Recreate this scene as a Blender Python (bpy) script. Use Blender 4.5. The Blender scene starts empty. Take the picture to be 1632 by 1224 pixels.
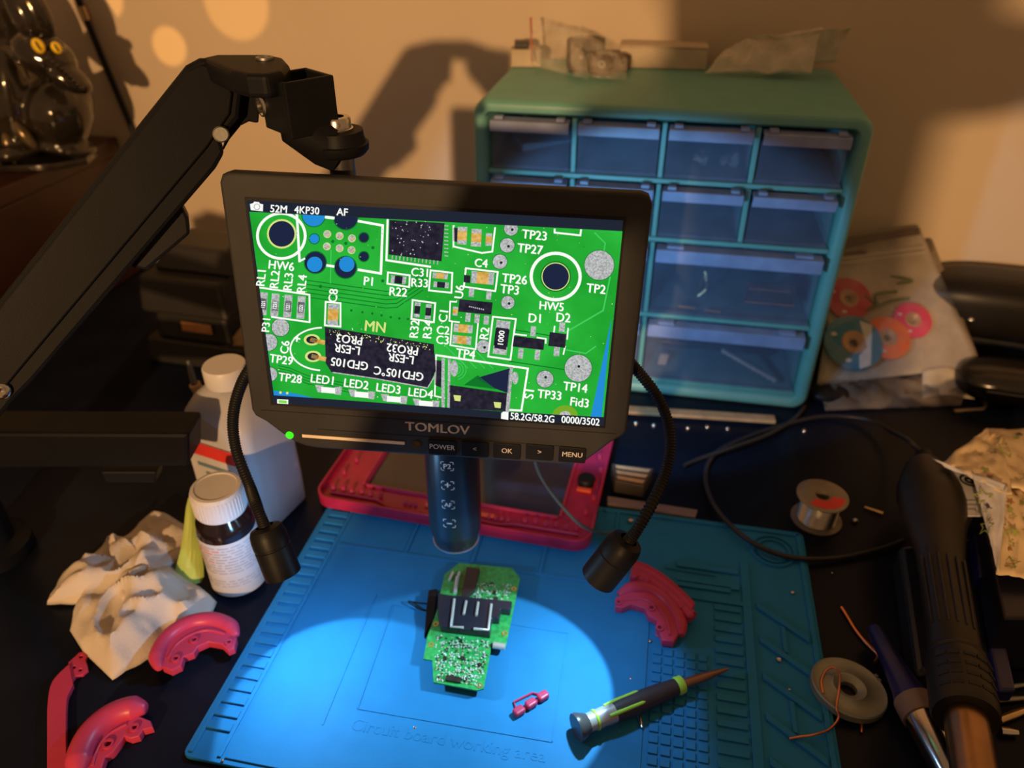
import bpy, bmesh, math, random
from mathutils import Vector, Matrix, noise
from mathutils.geometry import tessellate_polygon

sc = bpy.context.scene
COL = sc.collection
rad = math.radians
# ------------------------------------------------------------------ camera
F_PX, W_PX, H_PX = 1233.0, 1632.0, 1224.0
PITCH = rad(33)
CAM = Vector((0, 0, 0.5))
cam_d = bpy.data.cameras.new('camera')
cam_d.sensor_width = 36.0
cam_d.lens = 36.0 * F_PX / W_PX
cam_d.clip_start = 0.01
cam_d.dof.use_dof = True
cam_d.dof.focus_distance = 0.47
cam_d.dof.aperture_fstop = 6.0
cam = bpy.data.objects.new('camera', cam_d)
COL.objects.link(cam)
cam.location = CAM
cam.rotation_euler = (math.pi / 2 - PITCH, 0, 0)
sc.camera = cam
# ------------------------------------------------------------------ world, lamps, exposure
sc.view_settings.view_transform = 'Standard'
sc.view_settings.look = 'None'
sc.view_settings.gamma = 1.0
sc.view_settings.exposure = 0.0
sc.view_settings.use_curve_mapping = False
wd = bpy.data.worlds.new('world')
sc.world = wd
wd.use_nodes = True
bg = wd.node_tree.nodes['Background']
bg.inputs[0].default_value = (0.150, 0.080, 0.036, 1)
bg.inputs[1].default_value = 1.75


def lamp(name, kind, loc, energy, color, radius=0.03, target=None, size=None, blend=0.1):
    d = bpy.data.lights.new(name, kind)
    d.energy = energy
    d.color = color
    d.shadow_soft_size = radius
    o = bpy.data.objects.new(name, d)
    COL.objects.link(o)
    o.location = loc
    if target is not None:
        o.rotation_euler = (Vector(target) - Vector(loc)).to_track_quat('-Z', 'Y').to_euler()
    if kind == 'SPOT':
        d.spot_size = size
        d.spot_blend = blend
    return o


WARM = (1.0, 0.56, 0.235)
LAMP_POS = Vector((-0.46, -1.5, 0.70))
lamp('room_lamp_light', 'POINT', LAMP_POS, 158, WARM, 0.026)


# ------------------------------------------------------------------ pixel rays
def ray(px, py):
    x = (px - W_PX / 2) / F_PX
    y = (py - H_PX / 2) / F_PX
    c, s = math.cos(PITCH), math.sin(PITCH)
    return Vector((x, c - y * s, -s - y * c))


def P(px, py, z=0.0):            # point of the pixel's ray at height z
    d = ray(px, py)
    return CAM + d * ((z - CAM.z) / d.z)


def PY(px, py, Y):               # point of the pixel's ray at distance Y
    d = ray(px, py)
    return CAM + d * (Y / d.y)


def PP(px, py, p0, n):           # point of the pixel's ray on a plane
    d = ray(px, py)
    return CAM + d * ((Vector(p0) - CAM).dot(n) / d.dot(n))


YAW = rad(11)
UX = Vector((math.cos(YAW), -math.sin(YAW), 0))      # along the wall
UY = Vector((math.sin(YAW), math.cos(YAW), 0))       # into the wall
WALL0 = Vector((0, 1.02, 0))


def PW(px, py, off=0.0):
    return PP(px, py, WALL0 - UY * off, UY)


# ------------------------------------------------------------------ materials
MATS = {}


def srgb(r, g, b):
    f = lambda c: ((c / 255 + 0.055) / 1.055) ** 2.4 if c > 10.3 else c / 255 / 12.92
    return (f(r), f(g), f(b), 1)


def mat(name, col, rough=0.5, metal=0.0, spec=0.5, var=0.12, scale=40, bump=0.0, bscale=200, alpha=1.0, trans=0.0,
        coat=0.0, aniso=None, sss=0.0):
    if name in MATS:
        return MATS[name]
    m = bpy.data.materials.new(name)
    m.use_nodes = True
    nt = m.node_tree
    b = nt.nodes['Principled BSDF']
    b.inputs['Roughness'].default_value = rough
    b.inputs['Metallic'].default_value = metal
    b.inputs['Specular IOR Level'].default_value = spec
    b.inputs['Alpha'].default_value = alpha
    b.inputs['Transmission Weight'].default_value = trans
    b.inputs['Coat Weight'].default_value = coat
    tc = nt.nodes.new('ShaderNodeTexCoord')
    nz = nt.nodes.new('ShaderNodeTexNoise')
    nz.inputs['Scale'].default_value = scale
    nz.inputs['Detail'].default_value = 4
    nt.links.new(tc.outputs['Object'], nz.inputs['Vector'])
    rmp = nt.nodes.new('ShaderNodeValToRGB')
    c = Vector(col[:3])
    rmp.color_ramp.elements[0].position = 0.3
    rmp.color_ramp.elements[1].position = 0.7
    rmp.color_ramp.elements[0].color = (*(c * (1 - var)), 1)
    rmp.color_ramp.elements[1].color = (*[min(1, v) for v in c * (1 + var)], 1)
    nt.links.new(nz.outputs['Fac'], rmp.inputs['Fac'])
    nt.links.new(rmp.outputs['Color'], b.inputs['Base Color'])
    if bump > 0:
        n2 = nt.nodes.new('ShaderNodeTexNoise')
        n2.inputs['Scale'].default_value = bscale
        n2.inputs['Detail'].default_value = 3
        nt.links.new(tc.outputs['Object'], n2.inputs['Vector'])
        bp = nt.nodes.new('ShaderNodeBump')
        bp.inputs['Strength'].default_value = bump
        bp.inputs['Distance'].default_value = 0.001
        nt.links.new(n2.outputs['Fac'], bp.inputs['Height'])
        nt.links.new(bp.outputs['Normal'], b.inputs['Normal'])
    MATS[name] = m
    return m


def emit(name, col, strength=1.0, var=0.0, scale=60, col2=None):
    if name in MATS:
        return MATS[name]
    m = bpy.data.materials.new(name)
    m.use_nodes = True
    nt = m.node_tree
    nt.nodes.clear()
    out = nt.nodes.new('ShaderNodeOutputMaterial')
    e = nt.nodes.new('ShaderNodeEmission')
    e.inputs[0].default_value = col
    e.inputs[1].default_value = strength
    nt.links.new(e.outputs[0], out.inputs[0])
    if var or col2:
        tc = nt.nodes.new('ShaderNodeTexCoord')
        nz = nt.nodes.new('ShaderNodeTexNoise')
        nz.inputs['Scale'].default_value = scale
        nz.inputs['Detail'].default_value = 5
        nt.links.new(tc.outputs['Object'], nz.inputs['Vector'])
        r = nt.nodes.new('ShaderNodeValToRGB')
        r.color_ramp.elements[0].position = 0.35
        r.color_ramp.elements[1].position = 0.65
        c = Vector(col[:3])
        r.color_ramp.elements[0].color = (*(c * (1 - var)), 1) if not col2 else col
        r.color_ramp.elements[1].color = (*(c * (1 + var)), 1) if not col2 else col2
        nt.links.new(nz.outputs['Fac'], r.inputs['Fac'])
        nt.links.new(r.outputs['Color'], e.inputs[0])
    MATS[name] = m
    return m


def film(name, col, opac=0.3, rough=0.2, var=0.5, scale=30):
    """thin clear plastic: part see-through, part milky and shiny"""
    m = mat(name, col, rough, spec=0.6, var=0.15)
    nt = m.node_tree
    b = nt.nodes['Principled BSDF']
    tc = nt.nodes.new('ShaderNodeTexCoord')
    nz = nt.nodes.new('ShaderNodeTexNoise')
    nz.inputs['Scale'].default_value = scale
    nt.links.new(tc.outputs['Object'], nz.inputs['Vector'])
    mp = nt.nodes.new('ShaderNodeMapRange')
    mp.inputs[1].default_value = 0.3
    mp.inputs[2].default_value = 0.7
    mp.inputs[3].default_value = opac * (1 - var)
    mp.inputs[4].default_value = min(1, opac * (1 + var))
    nt.links.new(nz.outputs['Fac'], mp.inputs[0])
    nt.links.new(mp.outputs[0], b.inputs['Alpha'])
    return m


# ------------------------------------------------------------------ mesh helpers
class MB:
    def __init__(s):
        s.v, s.f, s.m = [], [], []
        s.mi = 0

    def add(s, vs, fs):
        o = len(s.v)
        s.v += [tuple(v) for v in vs]
        for f in fs:
            s.f.append(tuple(i + o for i in f))
            s.m.append(s.mi)

    def box(s, c, size, M=None):
        x, y, z = [d / 2 for d in size]
        vs = [Vector((a * x, b * y, d * z)) for d in (-1, 1) for b in (-1, 1) for a in (-1, 1)]
        c = Vector(c)
        vs = [(M @ v if M else v) + c for v in vs]
        s.add(vs, [(0, 2, 3, 1), (4, 5, 7, 6), (0, 1, 5, 4), (2, 6, 7, 3), (0, 4, 6, 2), (1, 3, 7, 5)])

    def prism(s, poly, ext):
        """flat polygon of 3D points pushed along vector ext"""
        n = len(poly)
        poly = [Vector(p) for p in poly]
        ext = Vector(ext)
        nrm = Vector((0, 0, 0))
        for i in range(n):
            nrm += poly[i].cross(poly[(i + 1) % n])
        if nrm.dot(ext) < 0:
            poly = poly[::-1]
        s.add(poly + [p + ext for p in poly],
              [tuple(range(n))[::-1], tuple(range(n, 2 * n))] + [(i, (i + 1) % n, (i + 1) % n + n, i + n) for i in range(n)])

    def lathe(s, prof, origin, axis=(0, 0, 1), seg=32, xdir=None, squash=1.0, cap=True):
        """profile (radius, distance along axis)"""
        a = Vector(axis).normalized()
        x = Vector(xdir) if xdir else (Vector((1, 0, 0)) if abs(a.x) < 0.8 else Vector((0, 1, 0)))
        x = (x - a * x.dot(a)).normalized()
        y = a.cross(x)
        o = Vector(origin)
        vs, fs = [], []
        for r, h in prof:
            for k in range(seg):
                t = 2 * math.pi * k / seg
                vs.append(o + a * h + x * (r * math.cos(t)) + y * (r * squash * math.sin(t)))
        for i in range(len(prof) - 1):
            for k in range(seg):
                k2 = (k + 1) % seg
                fs.append((i * seg + k, i * seg + k2, (i + 1) * seg + k2, (i + 1) * seg + k))
        if cap:
            fs.append(tuple(range(seg))[::-1])
            fs.append(tuple((len(prof) - 1) * seg + k for k in range(seg)))
        s.add(vs, fs)

    def tube(s, path, r, seg=10, closed=False, cap=True):
        path = [Vector(p) for p in path]
        n = len(path)
        rs = r if isinstance(r, (list, tuple)) else [r] * n
        t0 = (path[1] - path[0]).normalized()
        x = t0.orthogonal().normalized()
        vs, fs = [], []
        for i, p in enumerate(path):
            t = (path[min(i + 1, n - 1)] - path[max(i - 1, 0)]).normalized()
            x = (x - t * x.dot(t)).normalized()
            y = t.cross(x)
            for k in range(seg):
                a = 2 * math.pi * k / seg
                vs.append(p + (x * math.cos(a) + y * math.sin(a)) * rs[i])
        for i in range(n - 1):
            for k in range(seg):
                k2 = (k + 1) % seg
                fs.append((i * seg + k, i * seg + k2, (i + 1) * seg + k2, (i + 1) * seg + k))
        if cap:
            fs.append(tuple(range(seg))[::-1])
            fs.append(tuple((n - 1) * seg + k for k in range(seg)))
        s.add(vs, fs)

    def ellipsoid(s, c, r, M=None, seg=20, rings=12):
        vs, fs = [], []
        c = Vector(c)
        for i in range(rings + 1):
            t = math.pi * i / rings
            for k in range(seg):
                a = 2 * math.pi * k / seg
                v = Vector((r[0] * math.sin(t) * math.cos(a), r[1] * math.sin(t) * math.sin(a), -r[2] * math.cos(t)))
                vs.append((M @ v if M else v) + c)
        for i in range(rings):
            for k in range(seg):
                k2 = (k + 1) % seg
                fs.append((i * seg + k, i * seg + k2, (i + 1) * seg + k2, (i + 1) * seg + k))
        s.add(vs, fs)

    def grid(s, fn, nu, nv):
        vs = [fn(i / nu, j / nv) for j in range(nv + 1) for i in range(nu + 1)]
        w = nu + 1
        s.add(vs, [(j * w + i, j * w + i + 1, (j + 1) * w + i + 1, (j + 1) * w + i) for j in range(nv) for i in range(nu)])

    def build(s, name, mats, parent=None, smooth=None, bevel=0, bseg=2, subsurf=0, solid=0, remesh=0, weld=False):
        me = bpy.data.meshes.new(name)
        me.from_pydata(s.v, [], s.f)
        if not isinstance(mats, (list, tuple)):
            mats = [mats]
        for m in mats:
            me.materials.append(m)
        if len(mats) > 1:
            me.polygons.foreach_set('material_index', s.m)
        if weld:
            bm = bmesh.new()
            bm.from_mesh(me)
            bmesh.ops.remove_doubles(bm, verts=bm.verts, dist=1e-5)
            bm.to_mesh(me)
            bm.free()
        me.update()
        o = bpy.data.objects.new(name, me)
        COL.objects.link(o)
        if smooth is not None:
            me.shade_smooth()
            if smooth < 180:
                me.set_sharp_from_angle(angle=rad(smooth))
        if remesh:
            md = o.modifiers.new('remesh', 'REMESH')
            md.mode = 'VOXEL'
            md.voxel_size = remesh
            md.use_smooth_shade = True
            md = o.modifiers.new('smooth', 'SMOOTH')
            md.factor = 0.6
            md.iterations = 6
        if solid:
            md = o.modifiers.new('solid', 'SOLIDIFY')
            md.thickness = solid
            md.offset = 0
        if bevel:
            md = o.modifiers.new('bevel', 'BEVEL')
            md.width = bevel
            md.segments = bseg
            md.limit_method = 'ANGLE'
            md.angle_limit = rad(40)
        if subsurf:
            md = o.modifiers.new('subsurf', 'SUBSURF')
            md.levels = md.render_levels = subsurf
        if parent:
            o.parent = parent
            o.matrix_parent_inverse = Matrix.Identity(4)
        return o


def tag(o, label, cat=None, group=None, kind=None):
    if label:
        o['label'] = label
    if cat:
        o['category'] = cat
    if group:
        o['group'] = group
    if kind:
        o['kind'] = kind
    return o


def thing(name, label, cat, loc=(0, 0, 0), rotz=0.0, group=None, M=None):
    o = bpy.data.objects.new(name, None)
    o.empty_display_size = 0.02
    COL.objects.link(o)
    if M is not None:
        o.matrix_world = M
    else:
        o.location = loc
        o.rotation_euler = (0, 0, rotz)
    return tag(o, label, cat, group)


def frame(o, x, y, z):
    """matrix with the given axes and origin"""
    return Matrix(((x[0], y[0], z[0], o[0]), (x[1], y[1], z[1], o[1]), (x[2], y[2], z[2], o[2]), (0, 0, 0, 1)))


def spline(pts, n=8, closed=False):
    pts = [Vector(p) for p in pts]
    out = []
    m = len(pts)
    rng = range(m if closed else m - 1)
    for i in rng:
        if closed:
            p0, p1, p2, p3 = pts[i - 1], pts[i], pts[(i + 1) % m], pts[(i + 2) % m]
        else:
            p0, p1, p2, p3 = pts[max(i - 1, 0)], pts[i], pts[i + 1], pts[min(i + 2, m - 1)]
        for k in range(n):
            t = k / n
            out.append(0.5 * ((2 * p1) + (p2 - p0) * t + (2 * p0 - 5 * p1 + 4 * p2 - p3) * t * t +
                              (3 * p1 - p0 - 3 * p2 + p3) * t ** 3))
    if not closed:
        out.append(pts[-1])
    return out


def round_rect(x0, y0, x1, y1, r, n=6):
    out = []
    for cx, cy, a0 in ((x1 - r, y1 - r, 0), (x0 + r, y1 - r, 90), (x0 + r, y0 + r, 180), (x1 - r, y0 + r, 270)):
        for k in range(n + 1):
            a = rad(a0 + 90 * k / n)
            out.append((cx + r * math.cos(a), cy + r * math.sin(a)))
    return out


def plate(name, outline, holes, thick, material, parent=None, bevel=0.0, z0=0.0, M=None, bres=2):
    """flat sheet cut to an outline with holes, extruded, edges rounded (local xy, bottom at z0)"""
    cu = bpy.data.curves.new(name, 'CURVE')
    cu.dimensions = '2D'
    cu.fill_mode = 'BOTH'
    for loop in [outline] + list(holes):
        sp = cu.splines.new('POLY')
        sp.points.add(len(loop) - 1)
        for p, q in zip(sp.points, loop):
            p.co = (q[0], q[1], 0, 1)
        sp.use_cyclic_u = True
    cu.extrude = max(thick / 2 - bevel, 1e-5)
    cu.bevel_depth = bevel
    cu.bevel_resolution = bres
    cu.offset = -bevel
    tmp = bpy.data.objects.new(name, cu)
    me = bpy.data.meshes.new_from_object(tmp)
    bpy.data.objects.remove(tmp)
    bpy.data.curves.remove(cu)
    me.name = name
    T = Matrix.Translation((0, 0, z0 + thick / 2))
    me.transform(T)
    if M is not None:
        me.transform(M)
    me.materials.clear()
    me.materials.append(material)
    me.shade_smooth()
    me.set_sharp_from_angle(angle=rad(35))
    o = bpy.data.objects.new(name, me)
    COL.objects.link(o)
    if parent:
        o.parent = parent
    return o


FONT_CACHE = {}


def text_tris(s, bold=0.0):
    """triangles of a line of lettering, centred, cap height 1"""
    key = (s, bold)
    if key in FONT_CACHE:
        return FONT_CACHE[key]
    cu = bpy.data.curves.new('lettering', 'FONT')
    cu.body = s
    cu.size = 1.0
    cu.align_x = 'CENTER'
    cu.offset = bold
    cu.resolution_u = 3
    tmp = bpy.data.objects.new('lettering', cu)
    me = bpy.data.meshes.new_from_object(tmp)
    me.calc_loop_triangles()
    CAP = 0.69
    vs = [(v.co.x / CAP, v.co.y / CAP - 0.5) for v in me.vertices]
    ts = [tuple(t.vertices) for t in me.loop_triangles]
    bpy.data.objects.remove(tmp)
    bpy.data.curves.remove(cu)
    bpy.data.meshes.remove(me)
    FONT_CACHE[key] = (vs, ts)
    return vs, ts


def mesh_text(mb, s, org, xd, yd, h, bold=0.0, wid=1.0, fn=None):
    """lettering in 3D: xd, yd unit directions, h cap height"""
    vs, ts = text_tris(s)
    if bold:
        n_ = len(vs)
        vs = [(x + dx, y + dy) for dx, dy in ((-bold, -bold * .5), (bold, bold * .5)) for x, y in vs]
        ts = list(ts) + [tuple(i + n_ for i in t) for t in ts]
    org, xd, yd = Vector(org), Vector(xd), Vector(yd)
    if fn:
        mb.add([fn(x * h * wid, y * h) for x, y in vs], ts)
    else:
        mb.add([org + xd * (x * h * wid) + yd * (y * h) for x, y in vs], ts)


def fold_noise(x, y, seed=0.0, sc_=1.0):
    """ridged folds, 0..1"""
    v = Vector((x * sc_ + seed, y * sc_ - seed * 1.7, seed * 0.37))
    a = 1 - abs(noise.noise(v)) * 2.0
    b = 1 - abs(noise.noise(v * 2.1 + Vector((5.2, 1.3, 0)))) * 2.0
    return max(0, a) * 0.65 + max(0, b) * 0.35


def crumpled(name, outline, height, material, parent=None, seed=1.0, fs=30.0, nr=26, z0=0.001, edge=0.25, solid=0.0004):
    """crumpled sheet: outline of ground points, domed with ridged folds"""
    c = Vector((0, 0, 0))
    for p in outline:
        c += Vector(p)
    c /= len(outline)
    loop = []
    n = len(outline)
    for i in range(n):
        a, b = Vector(outline[i]), Vector(outline[(i + 1) % n])
        for k in range(6):
            loop.append(a.lerp(b, k / 6))
    mb = MB()
    vs, fs_ = [], []
    m = len(loop)
    for j in range(nr + 1):
        r = j / nr
        for p in loop:
            q = c.lerp(p, r)
            g = fold_noise(q.x, q.y, seed, fs)
            dome = (1 - r ** 3) * (1 - edge) + edge * (0.2 + 0.8 * g)
            if j == nr:
                dome *= 0.5
            z = z0 + height * dome * (0.15 + 0.85 * g)
            jit = Vector((noise.noise(q * fs * 1.3 + Vector((seed, 0, 3))), noise.noise(q * fs * 1.3 + Vector((7, seed, 1))), 0))
            vs.append(Vector((q.x, q.y, z)) + jit * 0.004 * (r if j < nr else 0.4))
    for j in range(nr):
        for k in range(m):
            k2 = (k + 1) % m
            fs_.append((j * m + k, j * m + k2, (j + 1) * m + k2, (j + 1) * m + k))
    mb.add(vs, fs_)
    return mb.build(name, material, parent, smooth=50, solid=solid, weld=True)


# ------------------------------------------------------------------ shared materials
M_BLACK = mat('black_plastic', (0.008, 0.009, 0.012), 0.45, spec=0.2, bump=0.05, bscale=900)
M_BLACKMETAL = mat('black_powder_coat', (0.007, 0.0078, 0.010), 0.5, spec=0.12, bump=0.08, bscale=1500)
M_BEZEL = mat('matte_bezel', (0.030, 0.032, 0.035), 0.6, spec=0.3, bump=0.1, bscale=1800)
M_RUBBER = mat('black_rubber', (0.008, 0.009, 0.012), 0.5, spec=0.3)
M_CHROME = mat('steel', (0.62, 0.6, 0.57), 0.22, 1.0)
M_DULL = mat('dull_steel', (0.32, 0.33, 0.31), 0.45, 1.0, bump=0.1)
M_PINK = mat('pink_plastic', (0.52, 0.045, 0.115), 0.38, spec=0.35, bump=0.03, var=0.06)
M_PINKCLEAR = mat('pink_translucent', (0.46, 0.02, 0.07), 0.22, var=0.15, scale=60)
M_MAT = mat('blue_silicone', (0.022, 0.205, 0.47), 0.6, spec=0.1, var=0.05, bump=0.06, bscale=700)
M_TEAL = mat('teal_plastic', (0.15, 0.41, 0.37), 0.42, var=0.05, bump=0.03)
M_DRAWER = film('clear_drawer_plastic', (0.30, 0.36, 0.55), 0.14, 0.55, 0.12, 14)
M_LIP = film('frosted_drawer_lip', (0.34, 0.42, 0.66), 0.72, 0.4, 0.08, 20)
M_WALL = mat('painted_wall', (0.68, 0.56, 0.42), 0.75, var=0.04, scale=5, bump=0.25, bscale=120)
M_DESK = mat('dark_desk', (0.006, 0.009, 0.020), 0.32, spec=0.12, var=0.25, scale=18, bump=0.03)
M_WOOD = mat('dark_red_wood', (0.035, 0.010, 0.006), 0.35, var=0.3, scale=14, bump=0.1, bscale=60)
M_WHITE = mat('white_plastic', (0.66, 0.66, 0.68), 0.4, var=0.03)
M_PAPER = mat('tissue_paper', (0.58, 0.52, 0.46), 0.9, var=0.04, bump=0.35, bscale=500)
M_COPPER = mat('copper_wire', (0.75, 0.28, 0.14), 0.3, 1.0)
M_TAN = mat('tan_wood', (0.5, 0.33, 0.17), 0.6, var=0.25, scale=60)
M_FILM = film('clear_bag_film', (0.75, 0.72, 0.66), 0.10, 0.16, 0.8, 45)
M_FILM2 = film('milky_bag_film', (0.85, 0.76, 0.62), 0.7, 0.22, 0.35, 25)
M_DARKBITS = mat('dark_components', (0.03, 0.024, 0.02), 0.35, var=0.4, scale=150)
M_PRINT = mat('grey_print', (0.92, 0.87, 0.80), 0.5)
M_GOLDPRINT = mat('gold_print', (0.95, 0.80, 0.62), 0.4)
# ================================================================== structure
def struct(name, mb, m, **k):
    o = mb.build(name, m, **k)
    o['kind'] = 'structure'
    return o


mb = MB()
a, b = WALL0 - UX * 2.2, WALL0 + UX * 2.0
mb.prism([a + Vector((0, 0, -0.75)), b + Vector((0, 0, -0.75)), b + Vector((0, 0, 1.9)), a + Vector((0, 0, 1.9))], UY * 0.1)
tag(struct('wall_back', mb, M_WALL), 'beige painted wall behind the desk')
mb = MB()
mb.box((0, -0.6, -0.775), (6, 5, 0.05))
tag(struct('floor', mb, mat('carpet', (0.2, 0.15, 0.1), 0.9, bump=0.3)), 'brown floor below the desk')

# desk: slab and legs, set square to the wall
DESK = thing('desk', 'near-black desk top under the whole workbench', 'desk', (0, 0, 0))
mb = MB()
q = [WALL0 - UY * 0.004 - UX * 1.15, WALL0 - UY * 0.004 + UX * 1.1, WALL0 - UY * 0.9 + UX * 1.1, WALL0 - UY * 0.9 - UX * 1.15]
mb.prism([p - Vector((0, 0, 0.03)) for p in q], (0, 0, 0.03))
mb.build('desk_top', M_DESK, DESK, bevel=0.003)
for p in q:
    mb = MB()
    c = WALL0 - UY * 0.45
    d = (p - c)
    mb.box(c + d * 0.93 + Vector((0, 0, -0.39)), (0.05, 0.05, 0.72))
    mb.build('leg', M_DESK, DESK)

# low dark wood shelf unit on the left
SH = 0.196
s0 = PP(190, 216, (0, 0, SH), Vector((0, 0, 1)))
SC = thing('shelf_unit', 'dark red-brown wooden shelf unit with glossy figurine on top', 'shelf', (0, 0, 0))
e1 = s0 - UY * 0.005


def shelf_board(name, x0, x1, y0, y1, z0, z1):
    mb = MB()
    pts = [e1 + UX * x0 - UY * y0, e1 + UX * x1 - UY * y0, e1 + UX * x1 - UY * y1, e1 + UX * x0 - UY * y1]
    mb.prism([Vector((p.x, p.y, z0)) for p in pts], (0, 0, z1 - z0))
    mb.build(name, M_WOOD, SC, bevel=0.002)


shelf_board('top_board', -0.42, 0, 0.0, 0.40, SH - 0.022, SH)
shelf_board('side_panel', -0.02, -0.002, 0.002, 0.395, 0.0005, SH - 0.0225)
shelf_board('side_panel', -0.418, -0.40, 0.002, 0.395, 0.0005, SH - 0.0225)
shelf_board('back_panel', -0.399, -0.021, 0.002, 0.012, 0.0005, SH - 0.0225)

# ================================================================== drawer cabinet
CB = Vector((0.330, 0.714, 0.0)) - UX * 0.0
CAB = thing('drawer_cabinet', 'teal plastic drawer cabinet with clear drawers against the wall', 'cabinet',
            M=frame(CB, UX, UY, Vector((0, 0, 1))))
CW, CH, CD = 0.376, 0.322, 0.215
mb = MB()
# outer shell: rounded outline swept from back to front with a rolled front edge
def ring(w0, w1, z0, z1, r, y):
    return [Vector((p[0], y, p[1])) for p in round_rect(w0, z0, w1, z1, r, 6)]


loops = [ring(-CW, 0, 0, CH, 0.016, CD), ring(-CW, 0, 0, CH, 0.016, 0.006), ring(-CW + 0.002, -0.002, 0.002, CH - 0.002, 0.015, 0.0015),
         ring(-CW + 0.005, -0.005, 0.005, CH - 0.005, 0.013, 0.0), ring(-CW + 0.011, -0.011, 0.011, CH - 0.011, 0.008, 0.001),
         ring(-CW + 0.0145, -0.0145, 0.0145, CH - 0.0135, 0.003, 0.005), ring(-CW + 0.0145, -0.0145, 0.0145, CH - 0.0135, 0.003, CD - 0.006)]
n = len(loops[0])
fs = []
for i in range(len(loops) - 1):
    for k in range(n):
        k2 = (k + 1) % n
        fs.append((i * n + k, (i + 1) * n + k, (i + 1) * n + k2, i * n + k2))
fs.append(tuple(range(n)))
fs.append(tuple((len(loops) - 1) * n + k for k in range(n))[::-1])
mb.add([v for l in loops for v in l], fs)
mb.build('body', M_TEAL, CAB, smooth=40)
IX0, IX1 = -CW + 0.0145, -0.0145
rows = [(0.2535, 0.3075), (0.192, 0.248), (0.104, 0.1865), (0.0205, 0.0985)]
for za, zb in ((rows[0][0], rows[1][1]), (rows[1][0], rows[2][1]), (rows[2][0], rows[3][1])):
    mb = MB()
    mb.box(((IX0 + IX1) / 2, 0.104, (za + zb) / 2), (IX1 - IX0 - 0.0004, 0.2, za - zb - 0.0006))
    mb.build('shelf_divider', M_TEAL, CAB, bevel=0.0008)
mb = MB()
mb.box(((IX0 + IX1) / 2, 0.104, 0.0175), (IX1 - IX0 - 0.0004, 0.2, 0.0055))
mb.build('shelf_divider', M_TEAL, CAB, bevel=0.0008)
pitch = (IX1 - IX0) / 4
for (za, zb) in rows[:2]:
    for k in (1, 2, 3):
        mb = MB()
        mb.box((IX0 + pitch * k, 0.104, (za + zb) / 2), (0.005, 0.2, zb - za - 0.0008))
        mb.build('upright_divider', M_TEAL, CAB, bevel=0.0008)
for (za, zb) in rows[2:]:
    mb = MB()
    mb.box((IX0 + pitch * 2, 0.104, (za + zb) / 2), (0.005, 0.2, zb - za - 0.0008))
    mb.build('upright_divider', M_TEAL, CAB, bevel=0.0008)


def drawer(x0, x1, z0, z1):
    """clear tray: floor, sides, back, front pane, with a frosted pull lip as its own piece"""
    w, h, d, t = x1 - x0, z1 - z0, 0.185, 0.0016
    cx = (x0 + x1) / 2
    mb = MB()
    mb.box((cx, 0.004 + d / 2, z0 + t / 2), (w, d, t))
    mb.box((cx, 0.006, z0 + t + (h - 0.012 - t) / 2), (w - 0.002, t, h - 0.012 - t))       # front pane
    mb.box((cx, 0.004 + d - t / 2, z0 + t + (h * 0.8) / 2), (w - 2 * t, t, h * 0.8))
    for sx in (x0 + t / 2, x1 - t / 2):
        mb.box((sx, 0.008 + (d - 0.004) / 2, z0 + t + (h * 0.8) / 2), (t, d - 0.006, h * 0.8))
    # moulded rim round the pane
    mb.box((cx, 0.0045, z0 + 0.0018), (w, 0.0012, 0.0036))
    dr = mb.build('drawer', M_DRAWER, CAB)
    mb = MB()
    lh = 0.0125 if h < 0.07 else 0.0165
    y0 = -0.008
    vs = []
    for x in (x0 + 0.001, x1 - 0.001):
        vs += [Vector((x, 0.0075, z1 - 0.001)), Vector((x, y0, z1 - 0.002)), Vector((x, y0 + 0.0005, z1 - lh)),
               Vector((x, y0 + 0.003, z1 - lh)), Vector((x, y0 + 0.003, z1 - 0.0045)), Vector((x, 0.0075, z1 - 0.0035))]
    mb.add(vs, [(0, 1, 7, 6), (1, 2, 8, 7), (2, 3, 9, 8), (3, 4, 10, 9), (4, 5, 11, 10), (5, 0, 6, 11),
                (5, 4, 3, 2, 1, 0), (6, 7, 8, 9, 10, 11)])
    lip = mb.build('pull_lip', M_LIP, dr, bevel=0.0006)
    tag(lip, 'frosted pull lip')
    for fx in (0.12, 0.88):
        mb = MB()
        mb.box((x0 + w * fx, -0.002, z1 + 0.0004), (w * 0.1, 0.008, 0.0028))
        mb.build('stop_tab', M_LIP, dr)
    return dr


for (za, zb) in rows[:2]:
    for k in range(4):
        drawer(IX0 + pitch * k + 0.0034, IX0 + pitch * (k + 1) - 0.0034, za + 0.0008, zb - 0.0012)
for (za, zb) in rows[2:]:
    for k in range(2):
        drawer(IX0 + pitch * 2 * k + 0.0034, IX0 + pitch * 2 * (k + 1) - 0.0034, za + 0.0008, zb - 0.0012)


def cabp(x, y, z):
    return CB + UX * x + UY * y + Vector((0, 0, z))


# things lying in the drawers
fl = rows[3][0] + 0.003
mb = MB()
mb.tube(spline([cabp(-0.157, 0.02, fl + 0.052), cabp(-0.12, 0.03, fl + 0.043), cabp(-0.08, 0.03, fl + 0.042), cabp(-0.05, 0.022, fl + 0.047)]), 0.0013)
tag(mb.build('wire', mat('tan_insulation', (0.55, 0.40, 0.22), 0.5), smooth=60), 'tan insulated wire bowed inside the lowest wide drawer', 'wire')
mb = MB()
mb.tube(spline([cabp(-0.115, 0.05, fl + 0.05), cabp(-0.09, 0.055, fl + 0.043), cabp(-0.045, 0.05, fl + 0.05)]), 0.0012)
tag(mb.build('wire', mat('red_insulation', (0.5, 0.03, 0.02), 0.5), smooth=60), 'red insulated wire inside the lowest wide drawer', 'wire')
hs = thing('heat_sink_strip', 'slim silver ribbed strip slanting inside the lowest wide drawer', 'metal strip')
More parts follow.
